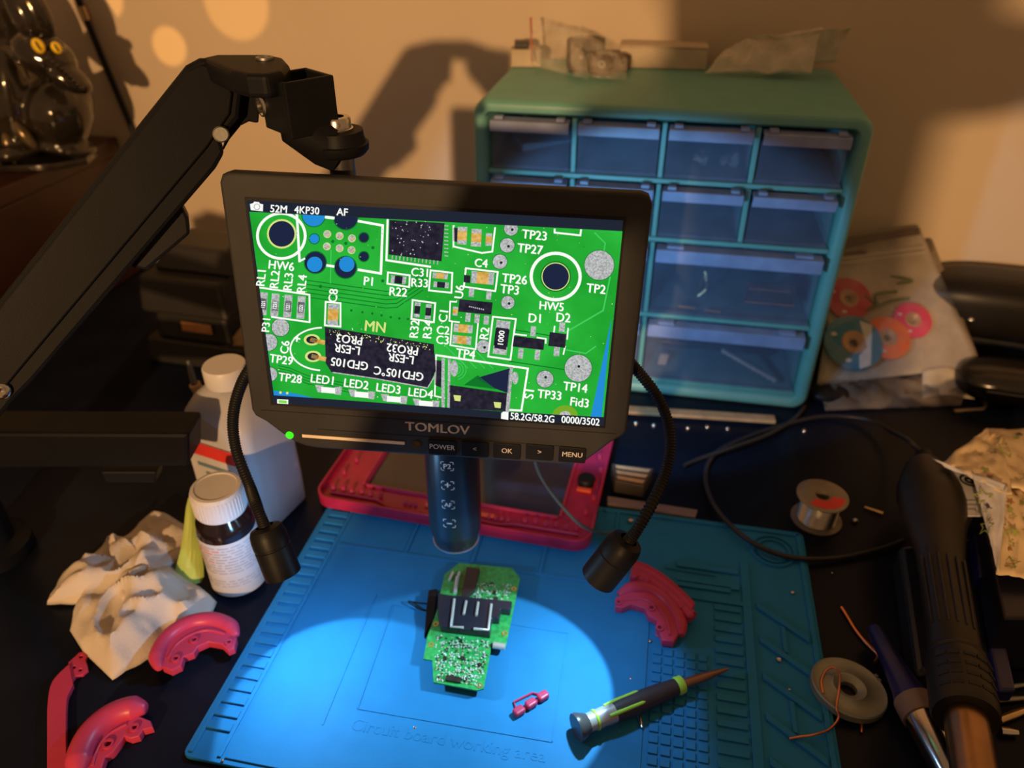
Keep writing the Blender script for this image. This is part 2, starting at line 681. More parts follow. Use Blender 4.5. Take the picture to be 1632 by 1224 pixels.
p, q2 = cabp(-0.10, 0.012, fl + 0.038), cabp(-0.036, 0.012, fl + 0.005)
ax = (q2 - p).normalized()
yy = UY
zz = ax.cross(yy)
L = (q2 - p).length
R3 = Matrix((ax, yy, zz)).transposed()
mb = MB()
mb.box((p + q2) / 2, (L, 0.004, 0.0035), R3)
mb.build('bar', mat('silver_bar', (0.7, 0.72, 0.75), 0.3, 0.6), hs, bevel=0.0005)
mb = MB()
for k in range(11):
    mb.box(p.lerp(q2, (k + 0.5) / 11) - UY * 0.0022, (0.0012, 0.0012, 0.005), R3)
mb.build('ridges', mat('silver_bar', (0.7, 0.72, 0.75)), hs)
mb = MB()
mb.prism([cabp(-0.168, 0.03, fl), cabp(-0.158, 0.03, fl), cabp(-0.156, 0.03, fl + 0.014), cabp(-0.166, 0.03, fl + 0.014)], UY * 0.006)
tag(mb.build('fuse_block', mat('ceramic_tan', (0.4, 0.34, 0.3), 0.5), bevel=0.001), 'small pale ceramic block standing in the lowest wide drawer', 'component')
mb = MB()
mb.box(cabp(-0.10, 0.12, fl + 0.004), (0.13, 0.09, 0.007), Matrix.Rotation(-YAW, 3, 'Z'))
tag(mb.build('dark_board', M_DARKBITS, bevel=0.001), 'dark flat board lying at the back of the lowest wide drawer', 'circuit board')
fl = rows[2][0] + 0.003
br = thing('silver_bracket', 'thin silver wire bracket leaning in the upper wide drawer', 'bracket')
for zz_, x0, x1 in ((0.030, -0.083, -0.040), (0.014, -0.085, -0.033)):
    mb = MB()
    mb.tube([cabp(x0, 0.016, fl + zz_), cabp(x1, 0.016, fl + zz_)], 0.0011, 8)
    mb.build('rod', M_CHROME, br, smooth=60)
mb = MB()
mb.box(cabp(-0.06, 0.02, fl + 0.023), (0.05, 0.004, 0.026), Matrix.Rotation(-YAW, 3, 'Z'))
mb.build('housing', M_DARKBITS, br, bevel=0.001)
for k, (x, z, s) in enumerate(((-0.128, 0.045, 0.004), (-0.145, 0.004, 0.005), (-0.118, 0.002, 0.006))):
    mb = MB()
    if k == 0:
        mb.tube(spline([cabp(x - s, 0.06, fl), cabp(x, 0.055, fl + 0.03), cabp(x + s, 0.05, fl + 0.01), cabp(x - s, 0.05, fl)]), 0.0016, 6)
    else:
        mb.tube([cabp(x - 0.008, 0.012, fl + z), cabp(x + 0.010, 0.012, fl + z - 0.001)], 0.0014, 8)
    tag(mb.build('brass_pin', mat('brass', (0.7, 0.5, 0.25), 0.3, 1.0), smooth=60),
        ['curled brass spring at the back of the upper wide drawer', 'short brass pin at the front left of the upper wide drawer',
         'longer brass pin beside the shorter one in the upper wide drawer'][k], 'pin')
# small parts in the little drawers
mb = MB()
random.seed(3)
zf = rows[0][0] + 0.003
mb.add(*(lambda g: (g.v, g.f))((lambda g: [g.box(cabp(-0.135 + random.uniform(-.02, .02), 0.02 + random.uniform(0, .02), zf + 0.004 + random.uniform(0, .012)),
        (0.008, 0.006, 0.004), Matrix.Rotation(random.uniform(0, 3), 3, Vector((random.random(), 1, .3)))) for _ in range(9)] and g)(MB())))
tag(mb.build('screw_heap', mat('grey_bits', (0.45, 0.42, 0.45), 0.35, 0.6)), 'small heap of pale screws in a top row drawer', 'screws', kind='stuff')
mb = MB()
mb.box(cabp(-0.318, 0.08, zf + 0.006), (0.06, 0.05, 0.012), Matrix.Rotation(0.3, 3, 'Z'))
tag(mb.build('paper_packet', mat('blue_packet', (0.12, 0.2, 0.28), 0.5), bevel=0.001), 'dull blue packet lying in the first top row drawer', 'packet')

# ================================================================== microscope on its arm
SO = Vector((-0.0478, 0.4205, 0.2751))
SX = Vector((0.9957, -0.0896, -0.0217)).normalized()
SD = Vector((-0.0307, -0.0994, -0.9946))
SD = (SD - SX * SX.dot(SD)).normalized()
SN = SX.cross(SD)              # into the screen, away from the camera
SU = -SD
MS = thing('digital_microscope', 'black digital microscope with lit screen, lens tube and two gooseneck lamps', 'microscope',
           M=frame(SO, SX, SU, -SN))     # local: x right, y up, z towards the viewer


def loc(px, py):               # pixel on the screen plane -> local x, y
    q = PP(px, py, SO, SN) - SO
    return (q.dot(SX), q.dot(SU))


HO = [(-.1245, -.0745), (-.1225, -.079), (-.116, -.0825), (-.106, -.091), (-.097, -.0975), (-.090, -.100), (-.082, -.101), (.084, -.0995), (.092, -.0985),
      (.100, -.0955), (.108, -.0875), (.1155, -.0795), (.122, -.0745), (.1245, -.071),
      (.1245, .0765), (.1225, .081), (.118, .0825), (-.118, .0825), (-.1225, .081), (-.1245, .0765)]
plate('housing', HO, [], 0.0105, M_BEZEL, MS, bevel=0.0018, z0=-0.0103)
mb = MB()
mb.prism([(-0.085, -0.06, -0.0104), (0.085, -0.06, -0.0104), (0.085, 0.055, -0.0104), (-0.085, 0.055, -0.0104)], (0, 0, -0.014))
mb.build('back_cover', M_BLACK, MS, bevel=0.005, bseg=3)
# recessed display glass with a thin frame lip
mb = MB()
dx, dy = 0.1105, 0.0690
mb.prism([(-dx, -dy, 0.0002), (dx, -dy, 0.0002), (dx, dy, 0.0002), (-dx, dy, 0.0002)], (0, 0, 0.0004))
GL = mb.build('display_glass', mat('display_glass', (0.012, 0.016, 0.024), 0.25), MS)

# ---- the picture on the display (flat, glowing)
E_OFF = emit('pix_black', srgb(33, 38, 52), 1.0)
E_G = emit('pix_green', srgb(30, 158, 44), 1.0, col2=srgb(46, 186, 62), scale=22)
E_W = emit('pix_white', srgb(250, 252, 245), 1.0)
E_DG = emit('pix_dark_green', srgb(18, 118, 40), 1.0)
E_LG = emit('pix_light_green', srgb(70, 205, 95), 1.0)
E_K = emit('pix_chip', srgb(48, 42, 58), 1.0, col2=srgb(30, 28, 40), scale=300)
E_NAVY = emit('pix_hole', srgb(30, 38, 66), 1.0)
E_BLUE = emit('pix_blue', srgb(36, 140, 215), 1.0)
E_SIL = emit('pix_silver', srgb(205, 205, 205), 1.0, col2=srgb(150, 155, 155), scale=900)
E_GOLD = emit('pix_gold', srgb(206, 152, 62), 1.0, col2=srgb(232, 190, 110), scale=400)
E_YEL = emit('pix_yellow', srgb(215, 225, 130), 1.0)
E_LIME = emit('pix_lime', srgb(120, 225, 60), 1.0)
E_OLIVE = emit('pix_olive', srgb(120, 170, 40), 1.0)
SCR_M = [E_OFF, E_G, E_W, E_DG, E_LG, E_K, E_NAVY, E_BLUE, E_SIL, E_GOLD, E_YEL, E_LIME, E_OLIVE]
IDX = {m: i for i, m in enumerate(SCR_M)}
SB = MB()
CLIP = [(398, 337), (992, 368), (962, 664), (800, 655), (437, 629)]


def clip(poly):
    out = [tuple(p) for p in poly]
    n = len(CLIP)
    for i in range(n):
        a, b = CLIP[i], CLIP[(i + 1) % n]
        ins = lambda p: (b[0] - a[0]) * (p[1] - a[1]) - (b[1] - a[1]) * (p[0] - a[0]) >= 0
        inp, out = out, []
        for k in range(len(inp)):
            p, q = inp[k - 1], inp[k]
            ip, iq = ins(p), ins(q)
            if ip != iq:
                d1 = (b[0] - a[0]) * (p[1] - a[1]) - (b[1] - a[1]) * (p[0] - a[0])
                d2 = (b[0] - a[0]) * (q[1] - a[1]) - (b[1] - a[1]) * (q[0] - a[0])
                t = d1 / (d1 - d2)
                out.append((p[0] + (q[0] - p[0]) * t, p[1] + (q[1] - p[1]) * t))
            if iq:
                out.append(q)
        if not out:
            return []
    return out


LZ = 0.00062
def sp(poly, m, layer=1, c=True):
    if c:
        poly = clip(poly)
    if len(poly) < 3:
        return
    SB.mi = IDX[m]
    pts = [(*loc(*p), LZ + layer * 0.00003) for p in poly]
    area = sum(pts[i - 1][0] * pts[i][1] - pts[i][0] * pts[i - 1][1] for i in range(len(pts)))
    if area < 0:
        pts = pts[::-1]
    tri = tessellate_polygon([[Vector(p) for p in pts]])
    SB.add(pts, [t if ((pts[t[1]][0] - pts[t[0]][0]) * (pts[t[2]][1] - pts[t[0]][1]) - (pts[t[1]][1] - pts[t[0]][1]) * (pts[t[2]][0] - pts[t[0]][0])) > 0 else t[::-1] for t in tri])


def s_line(pts, w, m, layer=2):
    for (x0, y0), (x1, y1) in zip(pts[:-1], pts[1:]):
        d = math.hypot(x1 - x0, y1 - y0) or 1
        ex, ey = (x1 - x0) / d * w / 2 * 0.8, (y1 - y0) / d * w / 2 * 0.8
        nx, ny = -(y1 - y0) / d * w / 2, (x1 - x0) / d * w / 2
        sp([(x0 - ex + nx, y0 - ey + ny), (x1 + ex + nx, y1 + ey + ny), (x1 + ex - nx, y1 + ey - ny), (x0 - ex - nx, y0 - ey - ny)], m, layer)


def s_disc(cx, cy, rx, m, layer=2, ry=None, n=28):
    ry = ry or rx
    sp([(cx + rx * math.cos(2 * math.pi * k / n), cy + ry * math.sin(2 * math.pi * k / n)) for k in range(n)], m, layer)


def s_ring(cx, cy, r, w, m, layer=2, ry=None, a0=0, a1=360, n=40):
    ry = ry or r
    for k in range(n):
        A = [rad(a0 + (a1 - a0) * (k + j) / n) for j in (0, 1)]
        sp([(cx + (r + s * w / 2) * math.cos(t), cy + (ry + s * w / 2) * math.sin(t)) for t, s in ((A[0], 1), (A[1], 1), (A[1], -1), (A[0], -1))], m, layer)


def s_text(s, cx, cy, h, m=None, rot=3.2, layer=6, wid=0.95, bold=0.035):
    """rot: clockwise degrees in the picture"""
    m = m or E_W
    vs, ts = text_tris(s)
    n_ = len(vs)
    vs = [(x + dx, y + dy) for dx, dy in ((-bold, bold * .6), (bold, -bold * .6)) for x, y in vs]
    ts = list(ts) + [tuple(i + n_ for i in t) for t in ts]
    c, sn = math.cos(rad(rot)), math.sin(rad(rot))
    SB.mi = IDX[m]
    SB.add([(*loc(cx + x * h * wid * c + y * h * sn, cy + x * h * wid * sn - y * h * c), LZ + layer * 0.00003) for x, y in vs], ts)


def ZA(*p): return [(380 + x / 5.1, 300 + y / 5.1) for x, y in p]
def ZC(*p): return [(380 + x / 5.1, 480 + y / 5.1) for x, y in p]
def ZB(*p): return [(680 + x / 4.533, 300 + y / 4.533) for x, y in p]
def ZD(*p): return [(680 + x / 4.533, 520 + y / 4.533) for x, y in p]


sp([(394, 319), (993, 351), (962, 678), (436, 641)], E_OFF, 0, c=False)
sp(CLIP, E_G, 1, c=False)
random.seed(11)
# traces and pale planes
for k in range(5):
    s_line(ZA((560, 745 + 34 * k), (1200, 835 + 34 * k), (1290, 830 + 34 * k), (1500, 690 + 34 * k)), 1.4, E_DG)
for k in range(4):
    s_line(ZC((330, 520 + 22 * k), (420, 540 + 22 * k), (560, 600 + 22 * k), (1000, 690 + 22 * k)), 1.2, E_DG)
    s_line(ZD((120 + 60 * k, 120), (300 + 60 * k, 300)), 1.2, E_LG)
s_line(ZB((1215, 320), (1290, 395), (1280, 455)), 2.0, E_LG)
s_line(ZB((1325, 640), (1275, 880), (1000, 1040)), 2.4, E_LG)
s_line(ZB((1010, 1165), (1150, 1190), (1220, 1140)), 2.0, E_LG)
s_line(ZB((640, 1020), (1000, 1080)), 1.6, E_DG)
s_line(ZD((600, 250), (1000, 310)), 1.6, E_DG)
s_line(ZA((755, 500), (750, 770)), 1.6, E_LG)
for x, y in ((920, 990), (1010, 1005), (1090, 1015), (1165, 1030), (1240, 1045), (1310, 1055), (1380, 1060)):
    s_disc(*ZA((x, y))[0], 2, E_DG, 2)
for x, y in ((770, 430), (875, 445), (1095, 480), (1175, 750), (670, 795)):
    s_disc(*ZA((x, y))[0], 2.6, E_DG, 2)
# mounting hole upper left
c = ZA((352, 385))[0]
s_ring(*c, 38, 4.5, E_W, 3, ry=36)
c = ZA((355, 368))[0]
s_disc(*c, 23.5, E_YEL, 3, ry=23.5); s_disc(*c, 20.5, E_NAVY, 4, ry=20.5)
s_line(ZA((478, 205), (500, 590)), 4, E_W, 3)
s_line(ZA((500, 590), (540, 570)), 3, E_W, 3)
# blue and dark holes
for x, y, r, b_ in ((615, 215, 18, 1), (875, 235, 19, 0), (628, 600, 17, 2), (873, 640, 17, 2), (620, 408, 7.4, 1), (1022, 398, 7.4, 0), (1022, 552, 7.4, 0)):
    c = ZA((x, y))[0]
    s_disc(*c, r + 1.6, E_DG, 2); s_disc(*c, r, E_BLUE if b_ == 1 else E_NAVY, 3)
    if b_ == 2:
        s_disc(c[0] - 1 + (3 if x > 700 else 0), c[1] + (3 if x < 700 else -5), r * 0.72, E_BLUE, 4)
for x, y in ((725, 370), (825, 385), (925, 405), (722, 470), (825, 485), (922, 500)):
    c = ZA((x, y))[0]
    s_disc(*c, 6.2, E_YEL, 3); s_disc(*c, 5.2, E_SIL, 4); s_disc(c[0] + 1, c[1] + 1, 2, E_GOLD, 5)
s_line(ZA((715, 232), (775, 240)), 4.5, E_W, 4)
s_line(ZA((725, 625), (775, 632)), 4, E_W, 4)
s_line(ZA((980, 265), (1175, 300), (1160, 690), (980, 660)), 4, E_W, 3)
# big chip and its frame
s_line(ZA((1215, 255), (1205, 582), (1560, 635)), 3.4, E_W, 3)
sp([(621, 350), (709, 355), (704, 416), (620, 405)], E_K, 4)
for k in range(46):
    x, y = random.uniform(626, 700), random.uniform(352, 406)
    s_disc(x, y, random.choice((0.6, 0.9, 1.3)), E_SIL, 5, n=6)
for k in range(13):
    s_line([(626 + k * 6, 407 + k * 0.7), (625.6 + k * 6, 412 + k * 0.7)], 1.6, E_SIL, 4)
    if k < 9:
        s_line([(709, 359 + k * 6), (714, 359.5 + k * 6)], 1.6, E_SIL, 4)


def frame_box(pts, w=2.8):
    s_line(pts + [pts[0]], w, E_W, 4)


def chip_part(cx, cy, w, h, body, rot=3, ends=True, vert=False):
    """small component: body with silver ends"""
    c, s = math.cos(rad(rot)), math.sin(rad(rot))
    R = lambda x, y: (cx + x * c - y * s, cy + x * s + y * c)
    q = lambda a, b, x, y: [R(a, b), R(x, b), R(x, y), R(a, y)]
    if ends:
        sp(q(-w / 2, -h / 2, w / 2, h / 2), E_SIL, 4)
        if vert:
            sp(q(-w / 2, -h * 0.26, w / 2, h * 0.26), body, 5)
        else:
            sp(q(-w * 0.26, -h / 2, w * 0.26, h / 2), body, 5)
    else:
        sp(q(-w / 2, -h / 2, w / 2, h / 2), body, 4)


s_line(ZA((150, 800), (580, 862), (582, 1085), (275, 1042)), 2.8, E_W, 4)
for k, x in enumerate((205, 300, 405, 512)):
    c = ZA((x, 935 + 10 * k))[0]
    chip_part(c[0], c[1], 12.5, 36, E_SIL, 4, vert=True)
    sp([(c[0] - 4.5, c[1] - 9), (c[0] + 6, c[1] - 8), (c[0] + 5, c[1] + 10), (c[0] - 5.5, c[1] + 9)], E_K, 5)
    s_text('1221', c[0], c[1] + 1, 6, rot=-86, wid=0.7)
    s_text('RL%d' % (k + 1), *ZA((188 + 110 * k, 720 + 18 * k))[0], 13.5, rot=-84)
frame_box(ZA((712, 920), (832, 930), (832, 1122), (705, 1110)))
chip_part(*ZA((772, 1025))[0], 17, 34, E_GOLD, 3, vert=True)
s_text('C8', *ZA((772, 870))[0], 13.5, rot=-84)
s_text('HW6', *ZA((352, 625))[0], 13.5, rot=6)
s_text('P1', *ZA((1065, 752))[0], 13.5, rot=5)
s_text('R22', *ZA((1300, 838))[0], 13.5, rot=5)
s_text('C31', *ZA((1482, 680))[0], 13, rot=4)
s_text('R33', *ZA((1475, 765))[0], 13, rot=4)
s_text('MN', *ZA((1115, 1120))[0], 16.5, rot=6, m=E_YEL)
s_text('R32', *ZA((1432, 1140))[0], 13.5, rot=-84)
s_text('R34', *ZA((1540, 1145))[0], 13.5, rot=-84)
frame_box(ZA((1218, 680), (1395, 705), (1390, 800), (1212, 772)))
chip_part(*ZA((1303, 740))[0], 24, 12, E_K, 6)
frame_box(ZA((1418, 905), (1602, 930), (1590, 1085), (1408, 1058)))
chip_part(*ZA((1455, 985))[0], 9, 24, E_K, 5, vert=True)
chip_part(*ZA((1545, 1000))[0], 9, 24, E_K, 5, vert=True)
# upper right parts
s_line(ZB((195, 270), (195, 418), (400, 465), (475, 455), (495, 285)), 2.8, E_W, 4)
for x, y, w in ((258, 340, 15), (360, 355, 16), (450, 368, 10)):
    chip_part(*ZB((x, y))[0], w, 28 - (8 if x > 400 else 0), E_GOLD, 3, vert=True)
sp(ZB((195, 280), (225, 285), (222, 385), (192, 380)), E_K, 4)
for x, y, r in ((610, 290, 11), (583, 410, 11.4), (530, 528, 11.4), (587, 823, 10.6), (1247, 553, 23.5), (410, 1140, 10.5)):
    c = ZB((x, y))[0]
    s_disc(*c, r + 1, E_DG, 2); s_disc(*c, r, E_SIL, 3)
    if r < 20:
        s_disc(c[0] + 2, c[1] + 1.5, 2.2, E_K, 4)
for x, y, r in ((855, 378, 13.4), (1095, 300, 21.5)):
    c = ZD((x, y))[0]
    s_disc(*c, r + 1, E_DG, 2); s_disc(*c, r, E_SIL, 3); s_disc(c[0] + 1, c[1] - 3, 2.2, E_K, 4)
s_line(ZB((925, 295), (925, 318), (1110, 338), (1115, 300)), 3, E_W, 3)
for t, x, y, r in (('TP23', 782, 335, 6), ('TP27', 748, 435, 6), ('C4', 395, 537, 5), ('TP26', 637, 652, 6), ('TP3', 603, 728, 6), ('HW5', 903, 848, 5),
                   ('TP2', 1225, 722, 6), ('D1', 787, 935, 4), ('D2', 987, 930, 4), ('C2', 120, 1022, 4), ('C3', 117, 1092, 4), ('TP4', 283, 1192, 7)):
    s_text(t, *ZB((x, y))[0], 14 if t[0] in 'TD' else 13, rot=r)
for t, x, y in (('U6', 237, 745), ('C1', 122, 915), ('R2', 418, 1045)):
    s_text(t, *ZB((x, y))[0], 13.5, rot=-82)
frame_box(ZB((285, 575), (515, 602), (497, 740), (270, 708)))
chip_part(*ZB((405, 645))[0], 36, 19, E_GOLD, 5)
sp(ZB((272, 622), (318, 628), (314, 682), (268, 676)), E_K, 5)
c = ZB((932, 635))[0]
s_ring(*c, 39, 5.2, E_W, 3, ry=37)
s_disc(*c, 24.5, E_DG, 3); s_disc(*c, 22.5, E_YEL, 4); s_disc(*c, 21, E_NAVY, 5)
# six-legged chip
for x, y in ((325, 750), (450, 770), (300, 930), (365, 940), (432, 950)):
    chip_part(*ZB((x, y))[0], 8, 14, E_SIL, 5, ends=False)
sp(ZB((238, 798), (478, 822), (468, 910), (230, 888)), E_K, 5)
for k in range(8):
    s_disc(*ZB((312 + 14 * k, 852 + 3 * k))[0], 1.3, E_SIL, 6, n=6)
s_line(ZB((215, 818), (172, 815), (165, 955), (235, 965)), 2.4, E_W, 4)
chip_part(*ZB((208, 885))[0], 8, 14, E_GOLD, 5, vert=True)
s_line(ZB((185, 960), (172, 1130), (355, 1160), (372, 975)), 2.4, E_W, 4)
chip_part(*ZB((265, 1010))[0], 30, 13, E_GOLD, 5); chip_part(*ZB((255, 1092))[0], 30, 13, E_GOLD, 5)
frame_box(ZB((480, 925), (645, 942), (606, 1235), (445, 1212)))
chip_part(*ZB((542, 1075))[0], 22, 54, E_K, 7, vert=True)
sp(ZB((505, 1000), (592, 1012), (575, 1165), (490, 1150)), E_K, 5)
s_text('1000', *ZB((538, 1080))[0], 9, rot=-83)
for x, y in ((770, 1030), (680, 1190), (800, 1200)):
    chip_part(*ZB((x, y))[0], 8, 16, E_SIL, 5, ends=False)
sp(ZB((632, 1062), (852, 1090), (845, 1165), (622, 1140)), E_K, 5)
s_line(ZB((640, 1050), (720, 1060)), 2.4, E_W, 4); s_line(ZB((800, 1075), (862, 1085), (860, 1115)), 2.4, E_W, 4)
for x, y in ((978, 1000), (940, 1175)):
    chip_part(*ZB((x, y))[0], 9, 15, E_SIL, 5, ends=False)
sp(ZB((890, 1035), (1010, 1050), (1000, 1150), (878, 1135)), E_K, 5)
s_line(ZB((1022, 1010), (1015, 1085)), 2.4, E_W, 4); s_line(ZB((1000, 1140), (988, 1195)), 2.4, E_W, 4); s_line(ZB((925, 995), (920, 1035)), 2.4, E_W, 4)
frame_box(ZB((30, 590), (187, 608), (180, 752), (18, 735)))
chip_part(*ZB((100, 630))[0], 24, 9, E_GOLD, 5); chip_part(*ZB((105, 695))[0], 24, 9, E_K, 5)
# lower left
for x, y, r in ((345, 210, 14), (250, 330, 13.5), (262, 590, 11)):
    c = ZC((x, y))[0]
    s_disc(*c, r + 1, E_DG, 2); s_disc(*c, r, E_SIL, 3)
s_text('TP29', *ZC((352, 470))[0], 13, rot=8); s_text('TP28', *ZC((425, 620))[0], 13, rot=7)
s_text('C6', *ZC((380, 370))[0], 13, rot=-82)
s_text('P31', *ZC((228, 185))[0], 12, rot=-84)
s_text('+', *ZC((480, 300))[0], 15, rot=8)
c = ZC((690, 385))[0]
s_ring(*c, 52, 2.6, E_W, 3, ry=34, a0=95, a1=268)
for x, y in ((600, 310), (610, 445)):
    c = ZC((x, y))[0]
    s_disc(*c, 13, E_YEL, 4, ry=9); s_disc(*c, 9, E_K, 5, ry=6); s_line([c, (c[0] + 18, c[1] + 4)], 7, E_GOLD, 5)
sp(ZC((705, 205), (1590, 345), (1605, 560), (1545, 700), (760, 575), (712, 500)), E_K, 5)
for k in range(90):
    t = random.random()
    s_disc(*ZC((715 + 860 * t, 218 + 135 * t + random.uniform(0, 45)))[0], random.uniform(0.5, 1.1), E_YEL, 6, n=5)
s_line(ZC((770, 575), (880, 590), (1100, 622), (1540, 700), (1600, 600)), 1.8, E_SIL, 6)
for t, x, y in (('PRO3', 905, 308), ('PRO32', 1335, 388), ('L-ESR', 888, 388), ('L-ESR', 1325, 463), ('GFD105', 905, 505), ('GFD105°C', 1305, 585)):
    s_text(t, *ZC((x, y))[0], 12.8, rot=188, layer=7, wid=0.95)
for k, (x, y) in enumerate(((690, 632), (960, 668), (1222, 705), (1482, 742))):
    s_text('LED%d' % (k + 1), *ZC((x, y))[0], 13.2, rot=7)
    c = ZC((x + 48, y + 85))[0]
    sp([(c[0] - 22, c[1] - 8), (c[0] - 9, c[1] - 7), (c[0] - 9, c[1] + 5), (c[0] - 18, c[1] + 3)], E_SIL, 4)
    sp([(c[0] + 9, c[1] - 5), (c[0] + 21, c[1] - 4), (c[0] + 19, c[1] + 8), (c[0] + 9, c[1] + 7)], E_SIL, 4)
    sp([(c[0] - 12, c[1] - 5), (c[0] + 10, c[1] - 3), (c[0] + 10, c[1] + 6), (c[0] - 12, c[1] + 4)], E_W, 5)
sp(ZC((290, 722), (440, 742), (610, 780), (290, 770)), E_BLUE, 4)
for x, y in ((345, 738), (400, 742)):
    s_disc(*ZC((x, y))[0], 2.2, E_YEL, 5, n=8)
# switch at the bottom and right-hand edge
s_line(ZD((70, 205), (732, 302), (685, 605), (600, 600)), 3.2, E_W, 4)
s_line(ZD((70, 205), (60, 500), (130, 515)), 2.4, E_W, 4)
s_line(ZD((120, 235), (120, 580)), 5, E_SIL, 5); s_line(ZD((165, 235), (160, 580)), 4, E_SIL, 5)
s_line(ZD((610, 300), (585, 605)), 6, E_SIL, 6)
for r in (30, 50, 70):
    s_ring(*ZD((215, 310))[0], r / 4.5, 1.2, E_LG, 4, a0=-80, a1=80)
s_disc(*ZD((200, 300))[0], 6, E_SIL, 5, ry=13); s_disc(*ZD((640, 370))[0], 5, E_SIL, 5, ry=10)
sp(ZD((60, 240), (110, 245), (105, 440), (60, 420)), E_K, 4)
sp(ZD((165, 420), (590, 480), (590, 612), (160, 585)), E_K, 5)
sp(ZD((360, 370), (605, 298), (590, 480), (480, 440)), E_NAVY, 6)
sp(ZD((270, 420), (370, 350), (500, 450)), E_DG, 6)
for x, y in ((222, 515), (512, 565)):
    c = ZD((x, y))[0]
    sp([(c[0] - 6, c[1] - 5), (c[0] + 6, c[1] - 4), (c[0] + 5, c[1] + 5), (c[0] - 4, c[1] + 4)], E_YEL, 7)
s_text('S1', *ZD((742, 480))[0], 14, rot=-82)
s_text('TP33', *ZD((890, 490))[0], 13.5, rot=6); s_text('TP14', *ZD((1075, 436))[0], 13.5, rot=7); s_text('Fid3', *ZD((1105, 545))[0], 13.5, rot=7)
c = ZD((1000, 640))[0]
s_disc(*c, 20, E_OLIVE, 3, ry=16); s_disc(*c, 9, E_SIL, 4, ry=7)
sp(ZD((1335, -60), (1262, 660), (1185, 650), (1255, 320)), E_BLUE, 5)
for k in range(240):                      # specks of dust and solder glints
    s_disc(random.uniform(430, 985), random.uniform(345, 660), random.choice((0.5, 0.7, 0.9)), random.choice((E_W, E_LG, E_YEL, E_DG)), 3, n=5)
# on-screen display
s_text('52M', *ZA((332, 165))[0], 11.5, rot=3.3, wid=0.95); s_text('4KP30', *ZA((560, 176))[0], 11.5, rot=3.3, wid=0.9)
s_text('AF', *ZA((848, 190))[0], 11.5, rot=3.3)
sp(ZA((98, 125), (125, 118), (132, 106), (172, 110), (178, 122), (205, 128), (203, 185), (105, 175)), E_W, 6, c=False)
s = SB.mi
c = ZA((155, 148))[0]
for r, m in ((5.2, E_SIL), (3.8, E_W)):
    sp([(c[0] + r * math.cos(k * 0.35), c[1] + r * math.sin(k * 0.35)) for k in range(18)], m, 7 if r > 5 else 8, c=False)
s_text('58.2G/58.2G', *ZD((765, 655))[0], 11.0, rot=4.4, wid=0.86); s_text('0000/3502', *ZD((1112, 678))[0], 11.0, rot=4.4, wid=0.9)
sp(ZD((540, 622), (556, 612), (592, 616), (590, 672), (538, 664)), E_W, 6, c=False)
sp(ZC((318, 792), (408, 796), (408, 832), (318, 826)), E_W, 6, c=False)
sp(ZC((330, 800), (396, 804), (396, 826), (330, 820)), E_LIME, 7, c=False)
so = SB.build('screen_picture', SCR_M, GL)
tag(so, 'magnified green circuit board picture glowing on the screen')

# ---- chin details
mb = MB()
for s, x, y, h in (('TOMLOV', *loc(697, 682), 0.0064),):
    mesh_text(mb, s, (x, y, 0.00035), (1, 0, 0), (0, 1, 0), h, 0.03, 1.12)
tag(mb.build('brand_lettering', M_GOLDPRINT, MS), 'pale bronze lettering')
mb = MB()
a, b = loc(482, 694), loc(645, 706)
mb.prism([(a[0], a[1] - .0011, .0002), (b[0], b[1] - .0011, .0002), (b[0], b[1] + .0011, .0002), (a[0], a[1] + .0011, .0002)], (0, 0, 0.0004))
tag(mb.build('trim_bar', M_GOLDPRINT, MS), 'thin bronze trim bar')
mb = MB()
x, y = loc(462, 693)
mb.lathe([(0.0026, 0), (0.0026, 0.0008), (0.002, 0.0012)], (x, y, 0.0001), (0, 0, 1), 20)
tag(mb.build('power_light', emit('led_green', srgb(60, 255, 30), 1.6), MS), 'glowing green power light')
mb = MB()
x, y = loc(664, 708)
mb.lathe([(0.0030, 0.0), (0.0030, 0.0005), (0.0022, 0.0005), (0.0020, 0.0002)], (x, y, 0.0001), (0, 0, 1), 20)
mb.build('sensor_window', mat('dark_gloss', (0.01, 0.012, 0.02), 0.1), MS)
for k, (s, px, py, w) in enumerate((('POWER', 705, 712, .019), ('<', 757, 715, .0185), ('OK', 808, 718, .0185), ('>', 860, 720, .0185), ('MENU', 912, 724, .018))):
    x, y = loc(px, py)
    bt = plate('button', round_rect(x - w / 2, y - .0058, x + w / 2, y + .0058, .0012, 3), [], 0.0012, M_BLACK, MS, bevel=0.0003, z0=0.0001)
    mb = MB()
    mesh_text(mb, s, (x, y + 0.0006, 0.0014), (1, 0, 0), (0, 1, 0), 0.0036, 0.01, 0.95)
    mb.build('button_lettering', M_PRINT, bt)
mb = MB()
mb.prism([(-0.118, -0.0735, 0.0001), (0.118, -0.0725, 0.0001), (0.118, -0.0729, 0.0001), (-0.118, -0.0739, 0.0001)], (0, 0, 0.0002))
mb.build('seam', M_BLACK, MS)
mb = MB()
mb.prism([(-0.08, -0.0853, 0.0001), (0.09, -0.0848, 0.0001), (0.09, -0.0852, 0.0001), (-0.08, -0.0857, 0.0001)], (0, 0, 0.0002))
mb.build('seam', M_BLACK, MS)

